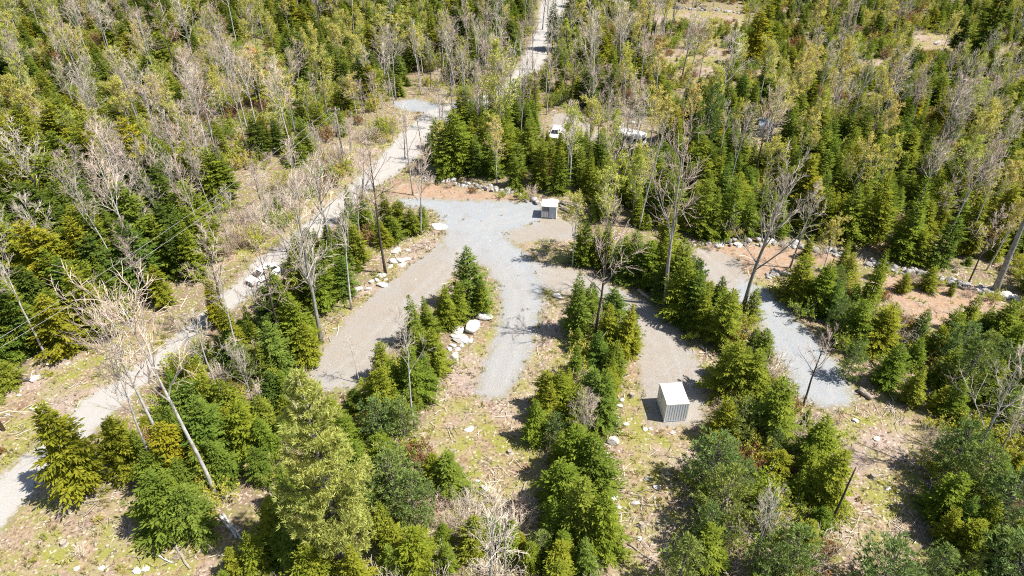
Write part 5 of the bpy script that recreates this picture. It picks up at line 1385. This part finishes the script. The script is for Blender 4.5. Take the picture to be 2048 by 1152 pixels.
def acc_stick(X, Y, r):
    dt = dist_tracks(X, Y); dg = sdf_many(GRASS, X, Y); nz = vnoise(X / 4.0 + 50, Y / 4.0)
    return (dt > 0.4) & (r.random(len(X)) < np.where(dg < 0, np.clip((nz - 0.5) * 3.0, 0.04, 1) * 0.65, 0.10))
cover('fallen_branch_litter', [stick_mesh(i, M['wood' if i % 2 else 'twig']) for i in range(6)], 60000, acc_stick, 22, 0.6, 1.4)
def acc_stone(X, Y, r):
    dt = dist_tracks(X, Y); dg = sdf_many(GRASS + DIRT, X, Y)
    return (r.random(len(X)) < np.where(dt < -0.3, 0.03, np.where(dt < 0.8, 0.6, np.where(dg < 0, 0.14, 0.05))))
cover('scattered_small_stones', [rock_mesh('pebble', 80 + i, 1, M['rock'], 5) for i in range(4)], 30000, acc_stone, 23, 0.07, 0.30, 0.02)

def acc_weed(X, Y, r):
    dt = dist_tracks(X, Y); dg = sdf_many(GRASS, X, Y); nz = vnoise(X / 3.0 + 80, Y / 3.0)
    return (dt > 0.2) & (r.random(len(X)) < np.where(dg < 0.5, np.clip((nz - 0.45) * 1.5, 0.0, 1) * 0.55, 0.05))
cover('low_weeds', [shrub(720 + i, 0.5, 0.5, 7, 90, twr=0.006, budsize=0.11).mesh('weed', [M['twig'], M['leaf' if i % 3 else 'grass']]) for i in range(5)], 40000, acc_weed, 24, 0.5, 1.5)
def acc_brush(X, Y, r):
    dt = dist_tracks(X, Y); dg = sdf_many(GRASS, X, Y); nz = vnoise(X / 3.5 + 10, Y / 3.5 + 60)
    return (dt > 0.6) & (dg < 0.5) & (r.random(len(X)) < np.clip((nz - 0.55) * 2.0, 0, 1) * 0.5)
cover('dead_brush', [shrub(740 + i, 0.8, 1.0, 14, 0, twr=0.009).mesh('brush', [M['pinktwig' if i % 2 else 'wood'], M['rust']]) for i in range(4)], 30000, acc_brush, 25, 0.6, 1.4)

# ------------------------------------------------------------------ labels of the single plants: by look, then by the landmark they stand at
ANCH = [((945, 600), 'at the top of the strip beside the middle spur'), ((880, 650), 'behind the spur boulder pile'), ((845, 760), 'along the strip edge facing the left drive'), ((760, 830), 'at the lower tip of the left drive'),
    ((800, 930), 'in the strip just past the big pale pine'), ((880, 950), 'beside the dry clearing below the middle spur'), ((1160, 640), 'at the upper end of the strip between both drives'), ((1230, 720), 'facing the upper bend of the right drive'),
    ((1120, 800), 'on the middle spur side of the central strip'), ((1200, 850), 'opposite the ridged container'), ((1150, 970), 'in the central strip below the container'), ((1160, 1100), 'at the bottom end of the central strip'),
    ((1180, 520), 'at the tip of the hedge near the cabin'), ((1280, 550), 'in the middle of the hedge above the right drive'), ((1370, 600), 'in the hedge beside the curved trunk'), ((1440, 680), 'at the lower corner of the hedge above the container'),
    ((1500, 700), 'between the container drive and the right spur'), ((1470, 850), 'just behind the ridged container, toward the right spur'), ((1590, 850), 'below the tip of the right spur'), ((1430, 960), 'shading the container clearing'), ((1600, 980), 'facing the slash clearing from the container side'), ((1450, 1120), 'at the bottom of the strip below the container'), ((1620, 1120), 'under the slash clearing at the bottom'),
    ((1610, 590), 'on the orange dirt side of the right spur'), ((1690, 660), 'in the thicket above the right spur tip'), ((1790, 720), 'in the thicket below the orange dirt'), ((1950, 700), 'below the end of the long stone row'), ((1870, 850), 'on the dark side of the slash clearing'), ((1990, 850), 'at the picture edge beyond the slash clearing'), ((1900, 1000), 'beside the lower slash clearing'), ((2010, 1080), 'in the lower right corner'), ((1780, 1120), 'under the lower slash clearing'),
    ((770, 460), 'in the wedge where the road meets the yard'), ((680, 520), 'beside the left drive boulders'), ((600, 600), 'behind the white hatchback'), ((630, 690), 'along the lower left drive'), ((540, 730), 'between the road and the left drive'), ((420, 820), 'under the tall birches by the road'), ((500, 900), 'on the road side of the big pale pine'), ((290, 880), 'beside the leaning birch at the road'), ((150, 950), 'at the roadside corner'), ((400, 1000), 'near the three pale logs'), ((500, 1120), 'at the foot of the big pale pine, road side'), ((660, 1120), 'right under the big pale pine'), ((900, 1100), 'in the dry brush at the bottom'), ((1010, 1130), 'by the bottom dead trunk'), ((760, 1080), 'just below the strip past the big pine'),
    ((60, 700), 'on the bank below the wires'), ((60, 560), 'at the picture edge above the road bank'), ((180, 560), 'in the tall stand above the road'), ((320, 540), 'where the tall stand meets the road'), ((420, 480), 'at the road verge by the golden spruces'), ((120, 420), 'high in the tall stand at the picture edge'), ((280, 400), 'in the upper tall stand'), ((430, 360), 'at the top of the brushy verge'),
    ((900, 320), 'behind the pale stone row, road end'), ((1000, 340), 'behind the middle of the pale stone row'), ((1110, 350), 'behind the small cabin'), ((1200, 360), 'between the cabin and the camper'), ((1300, 400), 'above the hedge of the right drive'), ((920, 240), 'by the bend of the dirt road'), ((1030, 240), 'below the far pale road'), ((1150, 300), 'in front of the camper trailer'), ((1330, 300), 'at the near end of the camper trailer'), ((1420, 380), 'behind the broken fieldstone row'),
    ((1560, 440), 'behind the trunks at the orange dirt'), ((1700, 470), 'behind the start of the long stone row'), ((1840, 520), 'behind the middle of the long stone row'), ((1960, 530), 'by the thick leaning trunk'), ((1500, 320), 'near the little shed'), ((1620, 330), 'beyond the shed, uphill'), ((1750, 380), 'deep in the wood above the long stone row'), ((1900, 400), 'in the deep wood near the picture edge'), ((1650, 230), 'in the wood beyond the shed'), ((1850, 250), 'in the far wood at the picture edge'),
    ((560, 290), 'above the brushy road verge'), ((650, 280), 'by the farther utility pole'), ((520, 200), 'in the pale wood below the tent'), ((700, 150), 'in the wood over the road bend'), ((820, 130), 'beyond the road bend'), ((620, 380), 'on the brushy road verge'), ((730, 290), 'on the verge below the road bend'), ((480, 460), 'on the verge opposite the hatchback'),
    ((100, 280), 'in the pale wood at the picture edge'), ((280, 270), 'in the middle of the pale wood'), ((420, 230), 'in the pale wood toward the road'), ((100, 130), 'high in the far pale wood, outer edge'), ((300, 120), 'in the far pale wood'), ((450, 60), 'at the top of the far pale wood'), ((620, 60), 'at the far end of the wood over the bend'), ((900, 60), 'in the far wood before the pale road'), ((1030, 120), 'beside the far pale road'), ((1190, 140), 'between the far road and stony clearing'), ((1300, 60), 'below the far stone row'), ((1320, 190), 'above the camper trailer'), ((1450, 180), 'beside the far stony clearing'), ((1560, 90), 'beyond the stony clearing'), ((1700, 130), 'by the far rubble clearing, near side'), ((1850, 130), 'at the far rubble clearing'), ((1980, 130), 'at the far rubble, picture edge'), ((1750, 40), 'at the top beyond the rubble'), ((2010, 260), 'at the outer edge of the far wood')]
ORD = ['first', 'second', 'third', 'fourth', 'fifth', 'sixth', 'seventh', 'eighth', 'ninth', 'tenth', 'eleventh', 'twelfth', 'thirteenth', 'fourteenth', 'fifteenth', 'sixteenth', 'seventeenth', 'eighteenth', 'nineteenth', 'twentieth']
AX = np.array([gpt(*a[0])[:2] for a in ANCH])
NOUN = {'young_fir': 'young fir', 'spruce_tree': 'spruce', 'white_pine': 'soft pine', 'bare_tree': 'leafless tree', 'budding_tree': 'budding tree', 'bare_shrub': 'leafless shrub', 'leafing_shrub': 'leafing shrub'}
TONE = {'spruce_tree': lambda p: 'dark' if p['pat'] % 3 == 0 else 'golden', 'bare_tree': lambda p: {'birch': 'white barked', 'bark': 'grey barked', 'darkbark': 'dark barked'}[BARK[p['pat']]],
        'budding_tree': lambda p: 'yellow green', 'white_pine': lambda p: 'bluish', 'young_fir': lambda p: 'broad green' if p['wide'] * [1.85, 2.1, 1.6, 2.2, 1.75, 1.95, 2.3, 1.5, 2.0][p['pat']] > 1.95 else 'slim green', 'bare_shrub': lambda p: 'pinkish' if p['pat'] % 2 else 'tan', 'leafing_shrub': lambda p: 'yellowish' if p['pat'] % 3 else 'rusty'}
cells = {}
for p in singles:
    # nearest landmark as seen: weigh by the photo plane at mid height
    q = np.array([(p['x'], p['y'])])
    i = int(np.argmin((AX[:, 0] - p['x']) ** 2 + ((AX[:, 1] - p['y']) * 0.8) ** 2))
    cells.setdefault((p['kind'], TONE[p['kind']](p), i), []).append(p)
for (k, tone, i), ps in cells.items():
    ps.sort(key=lambda p: p['px'])
    hs = sorted(p['h'] for p in ps)
    rows = [('', ps)]
    if len(ps) > 7:
        ym = sorted(p['py'] for p in ps)[len(ps) // 2]
        rows = [('rear row, ', [p for p in ps if p['py'] < ym]), ('front row, ', [p for p in ps if p['py'] >= ym])]
    for rn, row in rows:
        for j, p in enumerate(row):
            if len(ps) > 1 and p['h'] == hs[-1]: which = 'tallest '; tail = ''
            elif len(ps) > 2 and p['h'] == hs[0]: which = 'shortest '; tail = ''
            elif len(row) > 1 or rn: which = ''; tail = rn + ORD[j] + ' from left, '
            else: which = ''; tail = ''
            tn = tone
            if len((which + tn + ' ' + NOUN[k] + ' ' + tail + ANCH[i][1]).split()) > 16: tn = tone.split()[0]; tail = tail.replace(' from left', '')
            tone_, tone__ = tone, tn
            p['obj']['label'] = '%s%s %s, %s%s' % (which, tn, NOUN[k], tail, ANCH[i][1])
